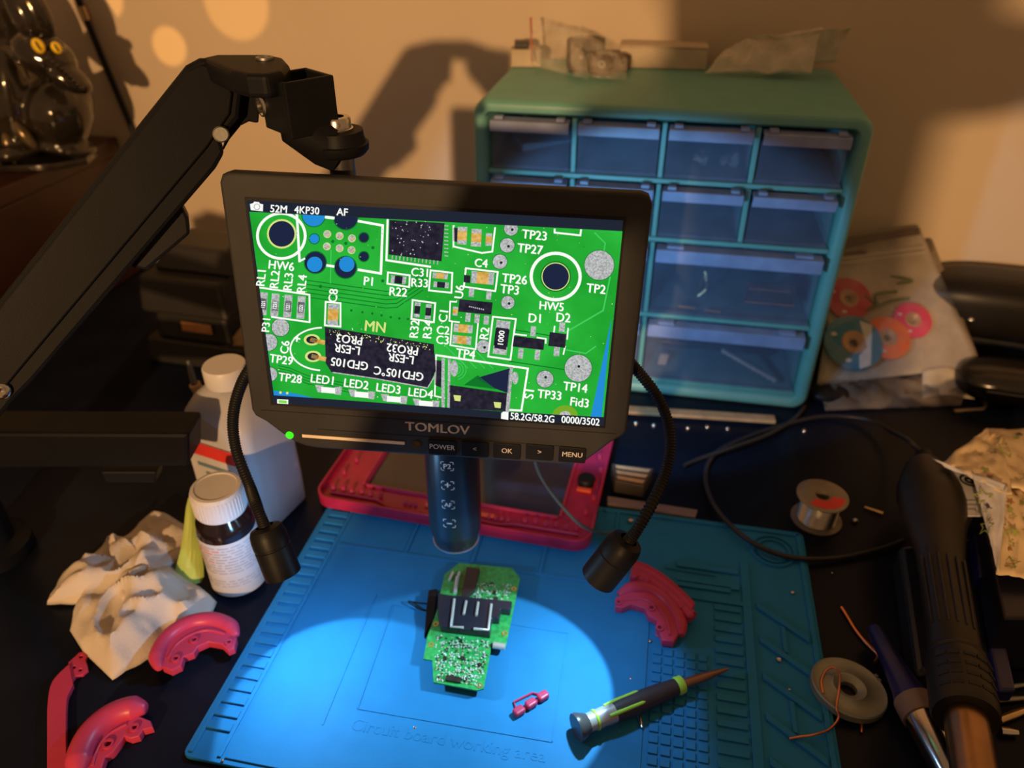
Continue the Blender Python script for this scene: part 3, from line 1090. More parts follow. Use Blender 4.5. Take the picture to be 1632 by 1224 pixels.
# ---- lens tube hanging behind the screen
MSI = frame(SO, SX, SU, -SN).inverted()
TB = PY(727, 858, 0.452)
TA = Vector((0.0, 0.03, 1)).normalized()          # nearly upright
mb = MB()
mb.lathe([(0.0150, 0.0), (0.0172, 0.0005), (0.0178, 0.003), (0.0182, 0.0085), (0.0196, 0.0115), (0.0203, 0.016), (0.0205, 0.04), (0.0205, 0.16)],
         MSI @ TB, MSI.to_3x3() @ TA, 48)
mb.build('lens_tube', mat('satin_tube', (0.02, 0.022, 0.026), 0.3), MS, smooth=30)
mb = MB()
mb.lathe([(0.0176, 0.0), (0.0184, 0.0004), (0.0184, 0.0012), (0.0178, 0.0014)], MSI @ (TB + TA * 0.0003), MSI.to_3x3() @ TA, 48)
mb.build('lens_rim', mat('pale_rim', (0.35, 0.4, 0.5), 0.3, 0.5), MS, smooth=30)
mb = MB()
mb.lathe([(0.009, -0.0005), (0.009, 0.0)], MSI @ TB, MSI.to_3x3() @ TA, 24)
mb.build('lens_glass', mat('dark_gloss', (0.01, 0.012, 0.02)), MS)
for k, (s, px, py) in enumerate((('P2', 712, 747), ('+', 713, 777), ('AF', 714, 807), ('-', 716, 836))):
    d = ray(px, py)
    # place on the tube's front surface, wrapped round it
    q = PP(px, py, TB + Vector((0, -0.0205, 0)), Vector((0, 1, 0)))
    zc = (q - TB).z
    ang0 = math.asin(max(-0.9, min(0.9, (q.x - TB.x) / 0.0205)))

    def wrap(x, y, zc=zc, ang0=ang0, o=0.0002):
        aa = ang0 + x / 0.0205
        p = TB + TA * (zc + y) + Vector((math.sin(aa), -math.cos(aa), 0)) * (0.0205 + o)
        return MSI @ p
    mb = MB()
    hh = {'P2': 0.0042, 'AF': 0.0036, '+': 0.0062, '-': 0.0062}[s]
    if s == '-':
        mb.grid(lambda u, v: wrap(-0.002 + 0.004 * u, -0.0005 + 0.001 * v), 4, 1)
    else:
        mesh_text(mb, s, (0, 0, 0), (1, 0, 0), (0, 1, 0), hh, 0.03, 0.95, fn=(lambda x, y: wrap(x, y)) if s != '+' else (lambda x, y: wrap(x, y + 0.0005)))
    for sx in (-1, 1):
        for sy in (-1, 1):
            pts = [(0.0045, 0.0016), (0.0045, 0.0032), (0.0038, 0.0038), (0.0022, 0.0038)]
            for (x0, y0), (x1, y1) in zip(pts[:-1], pts[1:]):
                d_ = math.hypot(x1 - x0, y1 - y0)
                nx, ny = -(y1 - y0) / d_ * 0.0003, (x1 - x0) / d_ * 0.0003
                vs = [wrap(sx * (x0 + nx), sy * (y0 + ny)), wrap(sx * (x1 + nx), sy * (y1 + ny)), wrap(sx * (x1 - nx), sy * (y1 - ny)), wrap(sx * (x0 - nx), sy * (y0 - ny))]
                mb.add(vs, [(0, 1, 2, 3)])
    tag(mb.build('touch_key', M_PRINT, MS), 'grey printed touch key symbol in corner brackets')
# upright post from the arm down behind the screen
POST = PY(545, 262, 0.466)
mb = MB()
mb.lathe([(0.0078, 0.0), (0.0078, 0.115)], MSI @ (POST - Vector((0, 0, 0.11))), MSI.to_3x3() @ Vector((0, 0, 1)), 24)
mb.build('mounting_post', mat('grey_post', (0.16, 0.16, 0.16), 0.3, 0.8), MS, smooth=30)

# ---- gooseneck lamps
LED = (0.50, 0.82, 1.0)
SPOTS = [
    (Vector((0.060, 0.366, 0.110)), Vector((-0.49, -0.09, -0.87)).normalized(), rad(76.2), 1.0,
     [PY(985, 560, 0.447), PY(1012, 586, 0.443), PY(1052, 640, 0.432), PY(1068, 700, 0.416), PY(1056, 765, 0.398)]),
    (Vector((-0.160, 0.380, 0.100)), Vector((0.28, -0.33, -0.90)).normalized(), rad(83.2), 0.66,
     [PY(420, 560, 0.447), PY(388, 605, 0.443), PY(372, 660, 0.436), PY(376, 715, 0.426), PY(398, 775, 0.412)])]
for k, (lp, ld, ls, le, path) in enumerate(SPOTS):
    mouth = lp + ld * 0.004
    HR, HL = 0.0125, 0.034
    top = mouth - ld * HL
    pp = spline(path + [top - ld * 0.016, top + ld * 0.002], 14)
    mb = MB()
    # ribbed neck: radius ripples along the hose
    fine, rs = [], []
    for i in range(len(pp) - 1):
        for j in range(3):
            fine.append(pp[i].lerp(pp[i + 1], j / 3)); rs.append((0.0036, 0.0042, 0.0036)[j] if True else 0)
    fine.append(pp[-1]); rs.append(0.0038)
    mb.tube([MSI @ p for p in fine], rs, 10)
    tag(mb.build('gooseneck', M_RUBBER, MS, smooth=50), 'black ribbed bending neck')
    mb = MB()
    prof = [(0.006, -0.0035), (0.0105, -0.002), (0.0118, 0.001), (HR, 0.005), (HR, 0.011), (HR * 0.95, 0.0115), (HR * 0.95, 0.0125), (HR, 0.013), (HR, HL),
            (HR - 0.0012, HL), (HR - 0.0014, HL - 0.0035), (0.0005, HL - 0.0036)]
    mb.lathe(prof, MSI @ top, MSI.to_3x3() @ ld, 32, cap=False)
    hd = mb.build('lamp_head', M_BLACK, MS, smooth=35)
    mb = MB()
    mb.lathe([(0.004, HL - 0.0034), (0.004, HL - 0.0026), (0.003, HL - 0.002)], MSI @ top, MSI.to_3x3() @ ld, 16)
    tag(mb.build('lamp_diode', emit('led_white', (0.7, 0.9, 1.0, 1), 12.0), hd), 'glowing white diode')
    lo = lamp('gooseneck_lamp_light', 'SPOT', lp + ld * 0.0045, le, LED, 0.0025, lp + ld, ls, 0.035)
    if k == 0:  # wide blue fill added at the mouths, stands in for spill and mat bounce
        lamp('gooseneck_fill_light', 'SPOT', lp + ld * 0.0055, 0.24, (0.26, 0.60, 1.0), 0.004, lp + ld, rad(138), 0.12)
    else:
        lamp('gooseneck_fill_light', 'POINT', lp + ld * 0.0110, 0.36, (0.26, 0.60, 1.0), 0.004)
# added unseen fill lamp behind the screen, brightens the cabinet in blue
RL = Vector((0.022, 0.470, 0.192))
rd = Vector((0.36, 0.90, -0.27)).normalized()
mb = MB()
mb.lathe([(0.004, -0.030), (0.0105, -0.028), (0.0125, -0.022), (0.0125, 0.0), (0.0110, 0.0), (0.0105, -0.003), (0.0005, -0.003)], MSI @ RL, MSI.to_3x3() @ rd, 28, cap=False)
hd = mb.build('added_fill_head', M_BLACK, MS, smooth=35)
mb = MB()
mb.tube([MSI @ (RL - rd * 0.026), MSI @ (RL - rd * 0.03 + Vector((0, -0.008, 0.03)))], 0.004, 10)
mb.build('added_fill_stalk', M_RUBBER, MS, smooth=50)
lamp('added_fill_light', 'SPOT', RL + rd * 0.001, 2.5, (0.20, 0.58, 1.0), 0.008, RL + rd, rad(78), 0.2)
# ================================================================== articulated arm
AR = thing('monitor_arm', 'large black articulated arm holding the microscope', 'arm')
A1 = ray(340, 150) * 0.46 + CAM
A0 = ray(30, 530) * 0.46 + CAM
aa = (A1 - A0).normalized()
nn = (CAM - (A0 + A1) / 2).normalized()
nn = (nn - aa * nn.dot(aa)).normalized()


def arm_poly(pts, off=0.0):
    return [PP(x, y, A1 + nn * off, nn) for x, y in pts]


mb = MB()
mb.prism(arm_poly([(-130, 640), (296, 104), (318, 92), (345, 92), (368, 108), (385, 150), (381, 188), (352, 222), (358, 243), (344, 268), (53, 607), (20, 640), (-60, 740)]), -nn * 0.042)
mb.build('upper_arm', M_BLACKMETAL, AR, bevel=0.0025)
mb = MB()
mb.prism(arm_poly([(-120, 640), (300, 112), (320, 103), (346, 108), (362, 124), (370, 150), (366, 182), (340, 220), (330, 235), (35, 585), (-60, 700)], 0.0002), nn * 0.0022)
mb.build('side_cover', M_BLACKMETAL, AR, bevel=0.0012)
mb = MB()
mb.prism([p - nn * 0.010 for p in arm_poly([(205, 430), (232, 436), (303, 376), (300, 350), (286, 322), (262, 340)])], -nn * 0.03)
mb.build('cable_cover', M_BLACK, AR, bevel=0.002)
mb = MB()
c = PP(352, 214, A1 + nn * 0.0026, nn)
mb.lathe([(0.0, 0.0), (0.0048, 0.0), (0.0048, 0.0012), (0.0040, 0.0018), (0.0, 0.0018)], c, nn, 20, cap=False)
mb.build('pivot_pin', M_DULL, AR, smooth=20)
mb = MB()
c = PP(3, 622, A1 + nn * 0.0003, nn)
mb.lathe([(0.0052, 0.0), (0.0052, 0.002), (0.0044, 0.003), (0.0025, 0.0034), (0.0, 0.002)], c, nn, 20, cap=False)
tag(mb.build('screw', M_CHROME, AR, smooth=40), 'shiny chrome screw')
# knuckle on top
mb = MB()
ZK = PP(400, 95, A1, nn).z + 0.002
kp = [P(x, y, ZK) for x, y in [(318, 92), (345, 86), (430, 86), (452, 91), (461, 101), (452, 113), (425, 119), (392, 118), (366, 112)]]
mb.prism(kp, (0, 0, -0.013))
mb.build('knuckle', M_BLACKMETAL, AR, bevel=0.003, bseg=3)
mb = MB()
c = P(422, 94, ZK)
mb.lathe([(0.0052, 0.0), (0.0052, 0.0012), (0.0036, 0.0014), (0.003, 0.0004), (0.0, 0.0004)], c, (0, 0, 1), 20, cap=False)
mb.build('pivot_bolt', M_DULL, AR, smooth=40)
mb = MB()
mb.prism([PP(x, y, A1 - nn * 0.012, nn) for x, y in [(372, 108), (418, 112), (412, 196), (398, 193), (384, 200), (366, 222), (356, 240), (372, 180), (382, 150)]], -nn * 0.022)
mb.build('elbow', M_BLACKMETAL, AR, bevel=0.003)
# U-shaped bracket, open at the top
BF = PY(452, 133, 0.440)           # front vertical edge, top
d1 = (PY(531, 113, 0.462) - BF); d1.z = 0
d2 = (PY(410, 122, 0.462) - BF); d2.z = 0
BHt = BF.z - PY(470, 222, 0.440).z
mb = MB()
t = 0.003
e1_, e2_ = d1.normalized(), d2.normalized()


def quad_block(o, a, b, h):
    mb.prism([o, o + a, o + a + b, o + b], (0, 0, -h))


quad_block(BF, d1, e2_ * t, BHt * 1.02)
quad_block(BF + e2_ * t, e1_ * t, d2 - e2_ * t, BHt * 0.98)
quad_block(BF + d2 - e2_ * t + e1_ * t, d1 - e1_ * t, e2_ * t, BHt * 0.8)
quad_block(BF + d1 - e1_ * t + e2_ * t, e1_ * t, d2 - 2 * e2_ * t, BHt * 0.8)
quad_block(BF + e1_ * t + e2_ * t - Vector((0, 0, BHt * 0.72)), d1 - 2 * e1_ * t, d2 - 2 * e2_ * t, BHt * 0.25)
mb.build('bracket', M_BLACKMETAL, AR, bevel=0.0008)
nl = d2.normalized().cross(Vector((0, 0, 1)))
if nl.dot(CAM - BF) < 0:
    nl = -nl
c = PP(419, 168, BF, nl)
mb = MB()
mb.lathe([(0.0062, 0.0), (0.0062, 0.0015), (0.0050, 0.0022), (0.0030, 0.0022), (0.0030, 0.0008), (0.0, 0.0008)], c, nl, 24, cap=False)
tag(mb.build('hex_bolt', M_CHROME, AR, smooth=40), 'bright socket bolt')
# round cup under the bracket, with the clamp bolt and washer
cup = Vector((POST.x, POST.y, PY(540, 216, POST.y).z))
mb = MB()
mb.lathe([(0.0105, -0.0115), (0.0150, -0.0105), (0.0172, -0.008), (0.0175, -0.004), (0.0160, -0.0035), (0.0150, 0.0), (0.0146, 0.0035), (0.010, 0.0035)], cup, (0, 0, 1), 36)
bb = (BF + d1 * 0.5 + d2 * 0.5)
mb.build('post_cup', M_BLACKMETAL, AR, smooth=40)
mb = MB()
lo_ = Vector((bb.x, bb.y, BF.z - BHt * 0.97))
mb.tube([lo_ + Vector((0, 0, 0.014)), lo_, lo_.lerp(cup, 0.6) - Vector((0, 0, 0.006)), cup - Vector((0, 0, 0.008))], [0.014, 0.0145, 0.0145, 0.014], 20)
mb.build('bracket_neck', M_BLACKMETAL, AR, smooth=50)
mb = MB()
c = cup + Vector((0, 0, 0.0036))
mb.lathe([(0.0092, 0.0), (0.0092, 0.001), (0.0082, 0.0014), (0.0082, 0.0062), (0.0074, 0.0074), (0.0045, 0.0076), (0.004, 0.004), (0, 0.004)], c, (0, 0, 1), 28, cap=False)
tag(mb.build('clamp_bolt', M_CHROME, AR, smooth=35), 'shiny knurled clamp bolt')
# lower arm reaching in from the left, and its column
mb = MB()
y0 = 0.475
l0, l1 = PY(-90, 750, y0), PY(300, 744, y0)
l2, l3 = PY(300, 692, y0), PY(-90, 690, y0)
mb.prism([l0, l1, l2, l3], (0.0, 0.032, 0.0))
mb.build('lower_arm', M_BLACKMETAL, AR, bevel=0.003)
mb = MB()
q0, q1 = PY(160, 752, y0 + 0.012), PY(255, 770, y0 + 0.012)
mb.prism([q0, Vector((q1.x, q0.y, q0.z)), Vector((q1.x - .004, q0.y, q1.z)), Vector((q0.x, q0.y, q1.z))], (0, 0.016, 0))
mb.build('cable_clip', M_BLACK, AR, bevel=0.0015)
mb = MB()
colx = PP(-70, 690, A1 - nn * 0.02, nn)
mb.lathe([(0.032, 0.0), (0.032, 0.012), (0.02, 0.016), (0.02, colx.z + 0.01)], (l0.x - 0.01, y0 + 0.02, 0.0005), (0, 0, 1), 32)
mb.build('column', M_BLACKMETAL, AR, smooth=35)
mb = MB()
mb.tube([Vector((l0.x - 0.01, y0 + 0.02, colx.z)), colx - nn * 0.004], 0.02, 20)
mb.build('shoulder', M_BLACKMETAL, AR, smooth=40)

# ================================================================== cables
def cable(label, pts, r, m, name='cable', n=10, seg=8, cat='cable'):
    mb = MB()
    mb.tube(spline(pts, n), r, seg)
    o = mb.build(name, m, smooth=60)
    return tag(o, label, cat)


M_CABLE = mat('dark_cable', (0.02, 0.02, 0.024), 0.4)
HG0 = PY(1440, 735, 0.60)

# ================================================================== repair mat
M0 = P(290, 1209)
MU = Vector((math.cos(rad(11.2)), -math.sin(rad(11.2)), 0))
MV = Vector((math.sin(rad(11.2)), math.cos(rad(11.2)), 0))
MW, MH, MT = 0.438, 0.305, 0.004
RM = thing('repair_mat', 'blue silicone soldering mat with raised ridges and trays', 'mat', M=frame(Vector((M0.x, M0.y, 0.0004)), MU, MV, Vector((0, 0, 1))))


def ml(px, py, z=0.004):
    q = P(px, py, z) - M0
    return (q.dot(MU), q.dot(MV))


plate('mat_sheet', round_rect(0, 0, MW, MH, 0.006, 4), [], 0.0028, M_MAT, RM, bevel=0.0008)


def ridge(name, x0, y0, x1, y1, h=0.0012, z0=0.0027, m=M_MAT):
    mb = MB()
    mb.box(((x0 + x1) / 2, (y0 + y1) / 2, z0 + h / 2), (x1 - x0, y1 - y0, h))
    return mb.build(name, m, RM, bevel=min(0.0004, h * 0.3))


# raised working area (its edge is the groove by the scale)
lx = ml(345, 1216)[0]
SW = 0.030
rx = ml(1195, 1100)[0]
ty = ml(600, 880)[1]
mbx = MB()
ridge('work_area', SW, 0.004, rx - 0.075, ty, 0.0013)
ridge('outer_rib', 0.0035, 0.004, 0.0065, MH - 0.004, 0.0013)
ridge('outer_rib', SW - 0.0055, 0.004, SW - 0.0025, MH - 0.004, 0.0013)
for k in range(26):
    y = 0.022 + k * 0.0105
    if y < MH - 0.01:
        ridge('scale_rung', 0.0065, y, SW - 0.0055, y + 0.0064, 0.0018)
# embossed outline of the working area
def groove(px0, py0, px1, py1, w=0.0011):
    a, b = ml(px0, py0), ml(px1, py1)
    d = (Vector(b) - Vector(a)).normalized() * 1.0
    nx, ny = -d.y * w / 2, d.x * w / 2
    mb = MB()
    mb.prism([(a[0] + nx, a[1] + ny, 0.0039), (b[0] + nx, b[1] + ny, 0.0039), (b[0] - nx, b[1] - ny, 0.0039), (a[0] - nx, a[1] - ny, 0.0039)], (0, 0, 0.0006))
    mb.build('raised_line', M_MAT, RM)


for g in ((514, 1156, 600, 948), (570, 1130, 627, 965), (570, 1130, 880, 1183), (880, 1183, 905, 1010), (627, 965, 905, 1010), (1060, 905, 1140, 918), (935, 1165, 950, 1000)):
    groove(*g)
mb = MB()
a, b = ml(578, 1157), ml(852, 1203)
d = (Vector(b) - Vector(a)).normalized()
cc = (Vector(a) + Vector(b)) / 2
mesh_text(mb, 'Circuit board working area', (cc.x, cc.y, 0.00408), (d.x, d.y, 0), (-d.y, d.x, 0), 0.0088, 0.0, 0.98)
o = mb.build('embossed_lettering', M_MAT, RM, solid=0.0003)
# trays along the top edge
ridge('tray_rib', SW, ty, rx, ty + 0.004, 0.0018)
ridge('tray_rib', SW, MH - 0.007, MW - 0.004, MH - 0.003, 0.0018)
for x in (0.09, 0.15, 0.21, 0.27):
    ridge('tray_rib', x, ty + 0.004, x + 0.003, MH - 0.007, 0.0016)
# right-hand side: small pits, ladder, slanted trays, round dish
ridge('tray_rib', rx - 0.001, 0.004, rx + 0.006, MH - 0.05, 0.0018)
ridge('tray_rib', MW - 0.007, 0.004, MW - 0.003, MH - 0.004, 0.0018)
lad0 = rx - 0.024
for k in range(17):
    y = 0.03 + k * 0.0105
    ridge('ladder_rung', lad0, y, rx - 0.003, y + 0.0055, 0.0018)
for i in range(5):
    for j in range(12):
        x, y = rx - 0.071 + i * 0.0085, 0.055 + j * 0.0082
        ridge('parts_pit', x, y, x + 0.0066, y + 0.0062, 0.0014)
for (ya, yb) in ((0.222, 0.228), (0.240, 0.246)):
    ridge('tray_rib', rx - 0.055, ya, rx - 0.003, yb, 0.0022)
for k in range(6):
    y0_ = 0.012 + k * 0.034
    mb = MB()
    x0_, x1_ = rx + 0.010, MW - 0.009
    mb.prism([(x0_, y0_ + 0.024, 0.0027), (x1_, y0_ - 0.004, 0.0027), (x1_, y0_ + 0.002, 0.0027), (x0_, y0_ + 0.030, 0.0027)], (0, 0, 0.0026))
    mb.build('slanted_rib', M_MAT, RM, bevel=0.0005)
    mb = MB()
    xm = (x0_ + x1_) / 2
    mb.prism([(xm - .0015, y0_ + 0.018, 0.0027), (xm + .0015, y0_ + 0.017, 0.0027), (xm + .0015, y0_ + 0.042, 0.0027), (xm - .0015, y0_ + 0.043, 0.0027)], (0, 0, 0.0018))
    if k % 2 == 0 and k < 5:
        mb.build('tray_rib', M_MAT, RM)
dx_, dy_ = ml(1232, 878)
for r in (0.0135, 0.0185):
    mb = MB()
    mb.lathe([(r - 0.0012, 0.0), (r - 0.0009, 0.0022), (r + 0.0009, 0.0022), (r + 0.0012, 0.0)], (dx_, dy_, 0.0027), (0, 0, 1), 32, cap=False)
    mb.build('dish_ring', M_MAT, RM, smooth=40)
ridge('tray_rib', rx - 0.075, ty + 0.012, rx - 0.01, ty + 0.018, 0.0022)
MZ = 0.0046   # top of the mat's working area


# ================================================================== circuit board under the lens
PB = thing('circuit_board', 'small green circuit board with black contact block lit by the lamps', 'circuit board')
BZ = 0.0125
OUT = [(732, 899), (816, 907), (829, 923), (806, 1033), (783, 1027), (781, 1046), (771, 1099), (760, 1102), (691, 1089), (689, 1054), (675, 1052), (681, 1017), (699, 968), (701, 950), (709, 917)]


def pb(px, py, z=BZ):
    return P(px, py, z)


M_PCB = mat('green_solder_mask', (0.03, 0.36, 0.085), 0.3, var=0.3, scale=300)
M_SIL = mat('silkscreen_tin', (0.6, 0.68, 0.6), 0.35, var=0.2, scale=500)
mb = MB()
mb.prism([pb(*p, BZ - 0.0014) for p in OUT], (0, 0, 0.0014))
mb.build('board', M_PCB, PB)
mb = MB()
mb.prism([pb(*p) for p in [(699, 955), (717, 958), (816, 968), (813, 982), (798, 980), (796, 995), (784, 995), (781, 1018), (703, 1008), (698, 985)]], (0, 0, 0.0075))
tag(mb.build('contact_block', mat('navy_black_plastic', (0.02, 0.022, 0.035), 0.3), PB, bevel=0.0008), 'black plastic contact block')
mb = MB()
mb.prism([pb(*p) for p in [(744, 908), (765, 911), (757, 945), (740, 958), (735, 955)]], (0, 0, 0.004))
mb.build('ribbon_connector', mat('brown_black', (0.035, 0.025, 0.025), 0.4), PB, bevel=0.0005)
M_CLIP = mat('tin_clip', (0.6, 0.6, 0.56), 0.3, 0.25)
for pts in ([(724, 955), (719, 999), (739, 1000)], [(743, 958), (739, 979)], [(762, 960), (759, 981)], [(783, 963), (778, 1004), (755, 1002)]):
    mb = MB()
    mb.tube([pb(x, y, BZ + 0.0085) for x, y in pts], 0.0011, 8)
    tag(mb.build('contact_clip', M_CLIP, PB, smooth=60), 'bright bent contact clip')
for (x0, y0), (x1, y1), r in (((716, 925), (722, 912), 0.0012), ((725, 945), (729, 920), 0.0016), ((728, 928), (732, 912), 0.0012)):
    mb = MB()
    mb.tube([pb(x0, y0, BZ + .002), pb(x1, y1, BZ + .002)], r, 8)
    mb.build('solder_lug', M_CLIP, PB, smooth=60)
mb = MB()
mb.tube([pb(786, 1028, BZ + 0.001), pb(805, 1031, BZ + 0.001)], 0.0026, 14)
mb.build('capacitor', mat('white_can', (0.7, 0.66, 0.6), 0.3, 0.5), PB, smooth=40)
for x, y in ((819, 939), (695, 995), (687, 1028), (804, 1010), (764, 1093)):
    mb = MB()
    mb.lathe([(0.0012, 0.0), (0.0012, 0.0006), (0.0022, 0.0006), (0.0024, 0.0)], pb(x, y), (0, 0, 1), 16, cap=False)
    mb.build('mounting_hole', mat('gold_pad', (0.75, 0.55, 0.2), 0.3, 0.8), PB)
mb = MB()
mb.prism([pb(*p) for p in [(712, 1078), (735, 1082), (734, 1090), (710, 1086)]], (0, 0, 0.0022))
mb.build('chip', M_DARKBITS, PB)
for cx, cy, w in ((738, 1050, 6), (765, 1060, 5), (709, 1050, 6), (790, 955, 6), (735, 1022, 4), (788, 945, 5)):
    mb = MB()
    mb.prism([pb(cx - w / 2, cy - w / 2), pb(cx + w / 2, cy - w / 2 + 1), pb(cx + w / 2, cy + w / 2 + 1), pb(cx - w / 2, cy + w / 2)], (0, 0, 0.0014))
    mb.build('chip', M_DARKBITS, PB)
random.seed(5)


def inside(p, poly):
    r = False
    for i in range(len(poly)):
        (x0, y0), (x1, y1) = poly[i - 1], poly[i]
        if (y0 > p[1]) != (y1 > p[1]) and p[0] < (x1 - x0) * (p[1] - y0) / (y1 - y0) + x0:
            r = not r
    return r


SM = [MB(), MB(), MB()]
k = 0
while k < 620:
    x, y = random.uniform(680, 825), random.uniform(905, 1098)
    if not inside((x, y), [(742, 925), (815, 932), (812, 962), (745, 955)]) and not inside((x, y), [(697, 1012), (780, 1022), (775, 1050), (766, 1094), (695, 1085), (693, 1040)]):
        continue
    k += 1
    c = pb(x, y)
    w, h = random.choice(((0.0012, 0.0007), (0.0008, 0.0008), (0.0016, 0.0009), (0.0006, 0.0014)))
    s_ = random.choices((0, 1, 2), (5, 2, 1))[0]
    SM[s_].box(c + Vector((0, 0, 0.0003)), (w, h, random.uniform(0.0004, 0.001)), Matrix.Rotation(-0.2 + random.choice((0, 1.57)), 3, 'Z'))
for s_, m, nm in ((0, M_SIL, 'solder_joints'), (1, M_DARKBITS, 'tiny_chips'), (2, mat('tan_caps', (0.5, 0.36, 0.2), 0.4), 'tiny_capacitors')):
    o = SM[s_].build(nm, m, PB)
    o['kind'] = 'stuff'
for k in range(6):                                    # stand-off stubs carrying the board
    pass
for x, y in ((722, 915), (808, 922), (795, 1018), (700, 1070), (758, 1088), (690, 1030)):
    mb = MB()
    mb.lathe([(0.0018, 0.0), (0.0018, BZ - 0.0014 - MZ)], Vector((*pb(x, y).xy, MZ)), (0, 0, 1), 12)
    mb.build('standoff', M_BLACK, PB)
# dark connector hanging off the left edge with two wires
cn = thing('battery_plug', 'small black plug with two thin wires beside the circuit board', 'plug')
mb = MB()
q = [P(x, y, MZ + 0.006) for x, y in [(683, 940), (697, 938), (692, 985), (676, 1012), (680, 965)]]
mb.prism(q, (0, 0, -0.0058))
mb.build('plug_body', M_BLACK, cn, bevel=0.0006)
for pts in ([(684, 962), (668, 961), (650, 958)], [(682, 972), (672, 972), (651, 960)]):
    mb = MB()
    mb.tube(spline([P(x, y, MZ + 0.002 + 0.001 * i) for i, (x, y) in enumerate(pts)], 5), 0.0006, 6)
    mb.build('lead', M_BLACK, cn, smooth=60)

# ================================================================== pink device bezel behind the lens
FZ = 0.005
F0 = P(500, 806, FZ)
F1 = P(938, 884, FZ)
fu = (F1 - F0).normalized()
fv = Vector((-fu.y, fu.x, 0))
FL = (F1 - F0).length
FD = 0.178
BZL = thing('tablet_bezel', 'translucent pink-red tablet bezel around a dark screen panel', 'tablet bezel', M=frame(F0, fu, fv, Vector((0, 0, 1))))
IN = (0.040, 0.034, FL - 0.034, FD - 0.022)
plate('bezel_frame', round_rect(0, 0, FL, FD, 0.016, 6), [round_rect(*IN, 0.004, 3)[::-1]], 0.006, M_PINKCLEAR, BZL, bevel=0.0012)
plate('bezel_wall', round_rect(0, 0, FL, FD, 0.016, 6), [round_rect(0.002, 0.002, FL - 0.002, FD - 0.002, 0.0145, 6)[::-1]], 0.009, M_PINKCLEAR, BZL, z0=0.004, bevel=0.0004)
mb = MB()
mb.prism([(IN[0] - .003, IN[1] - .003, .0012), (IN[2] + .003, IN[1] - .003, .0012), (IN[2] + .003, IN[3] + .003, .0012), (IN[0] - .003, IN[3] + .003, .0012)], (0, 0, 0.0022))
tag(mb.build('screen_panel', mat('dark_panel_glass', (0.06, 0.045, 0.05), 0.12, coat=0.5), BZL), 'dark glossy screen panel')
for x0, y0, x1, y1 in ((IN[0], IN[1] - .003, IN[2], IN[1] - .0015), (IN[0] - .003, IN[1], IN[0] - .0015, IN[3]), (IN[2] + .0015, IN[1], IN[2] + .003, IN[3])):
    mb = MB()
    mb.box(((x0 + x1) / 2, (y0 + y1) / 2, 0.0075), (x1 - x0, y1 - y0, 0.003))
    mb.build('inner_rib', M_PINK, BZL)
random.seed(8)
for k in range(12):
    x = 0.012 + (k % 6) * 0.0095 if k < 6 else FL - 0.062 + (k % 6) * 0.0095
    mb = MB()
    mb.lathe([(0.0019, 0.0), (0.0019, 0.005), (0.0009, 0.005), (0.0009, 0.002)], (x, 0.020 + 0.002 * (k % 2), 0.0058), (0, 0, 1), 12, cap=False)
    mb.build('screw_boss', M_PINK, BZL, smooth=40)
for k in range(7):
    mb = MB()
    mb.lathe([(0.0017, 0.0), (0.0017, 0.004), (0.0008, 0.004), (0.0008, 0.001)], (0.086 + k * 0.005 if k < 3 else FL - 0.095 + (k - 3) * 0.006, 0.017, 0.0058), (0, 0, 1), 12, cap=False)
    mb.build('screw_boss', M_PINK, BZL, smooth=40)
for k in range(5):
    for sx in (0.012, FL - 0.010):
        mb = MB()
        mb.lathe([(0.0018, 0.0), (0.0018, 0.0045), (0.0008, 0.0045), (0.0008, 0.001)], (sx + 0.004 * (k % 2), 0.045 + k * 0.021, 0.0058), (0, 0, 1), 12, cap=False)
        mb.build('screw_boss', M_PINK, BZL, smooth=40)
for pts in ([(0.012, 0.014), (0.058, 0.0145), (0.072, 0.008), (0.105, 0.007)], [(FL - 0.115, 0.011), (FL - 0.085, 0.010), (FL - 0.07, 0.014), (FL - 0.012, 0.015)]):
    mb = MB()
    mb.tube([(x, y, 0.0072) for x, y in pts], 0.0016, 8)
    mb.build('curved_rib', M_PINK, BZL, smooth=60)
for x0, x1 in ((0.105, 0.128), (0.150, 0.172)):
    mb = MB()
    mb.box(((x0 + x1) / 2, 0.019, 0.0075), (x1 - x0, 0.004, 0.003))
    tag(mb.build('light_bar', mat('orange_red', (0.85, 0.12, 0.05), 0.3), BZL, bevel=0.0008), 'orange-red bar')
kx, ky = FL - 0.017, 0.088
mb = MB()
mb.lathe([(0.0085, 0.0), (0.0085, 0.006), (0.0075, 0.0072), (0.0, 0.0072)], (kx, ky, 0.006), (0, 0, 1), 24, cap=False)
tag(mb.build('button_cap', M_RUBBER, BZL, smooth=40), 'round black button')
mb = MB()
mb.box((kx, ky - 0.0125, 0.0075), (0.014, 0.005, 0.003))
tag(mb.build('light_bar', mat('orange_red', (0.85, 0.12, 0.05)), BZL, bevel=0.0008), 'orange-red bar')
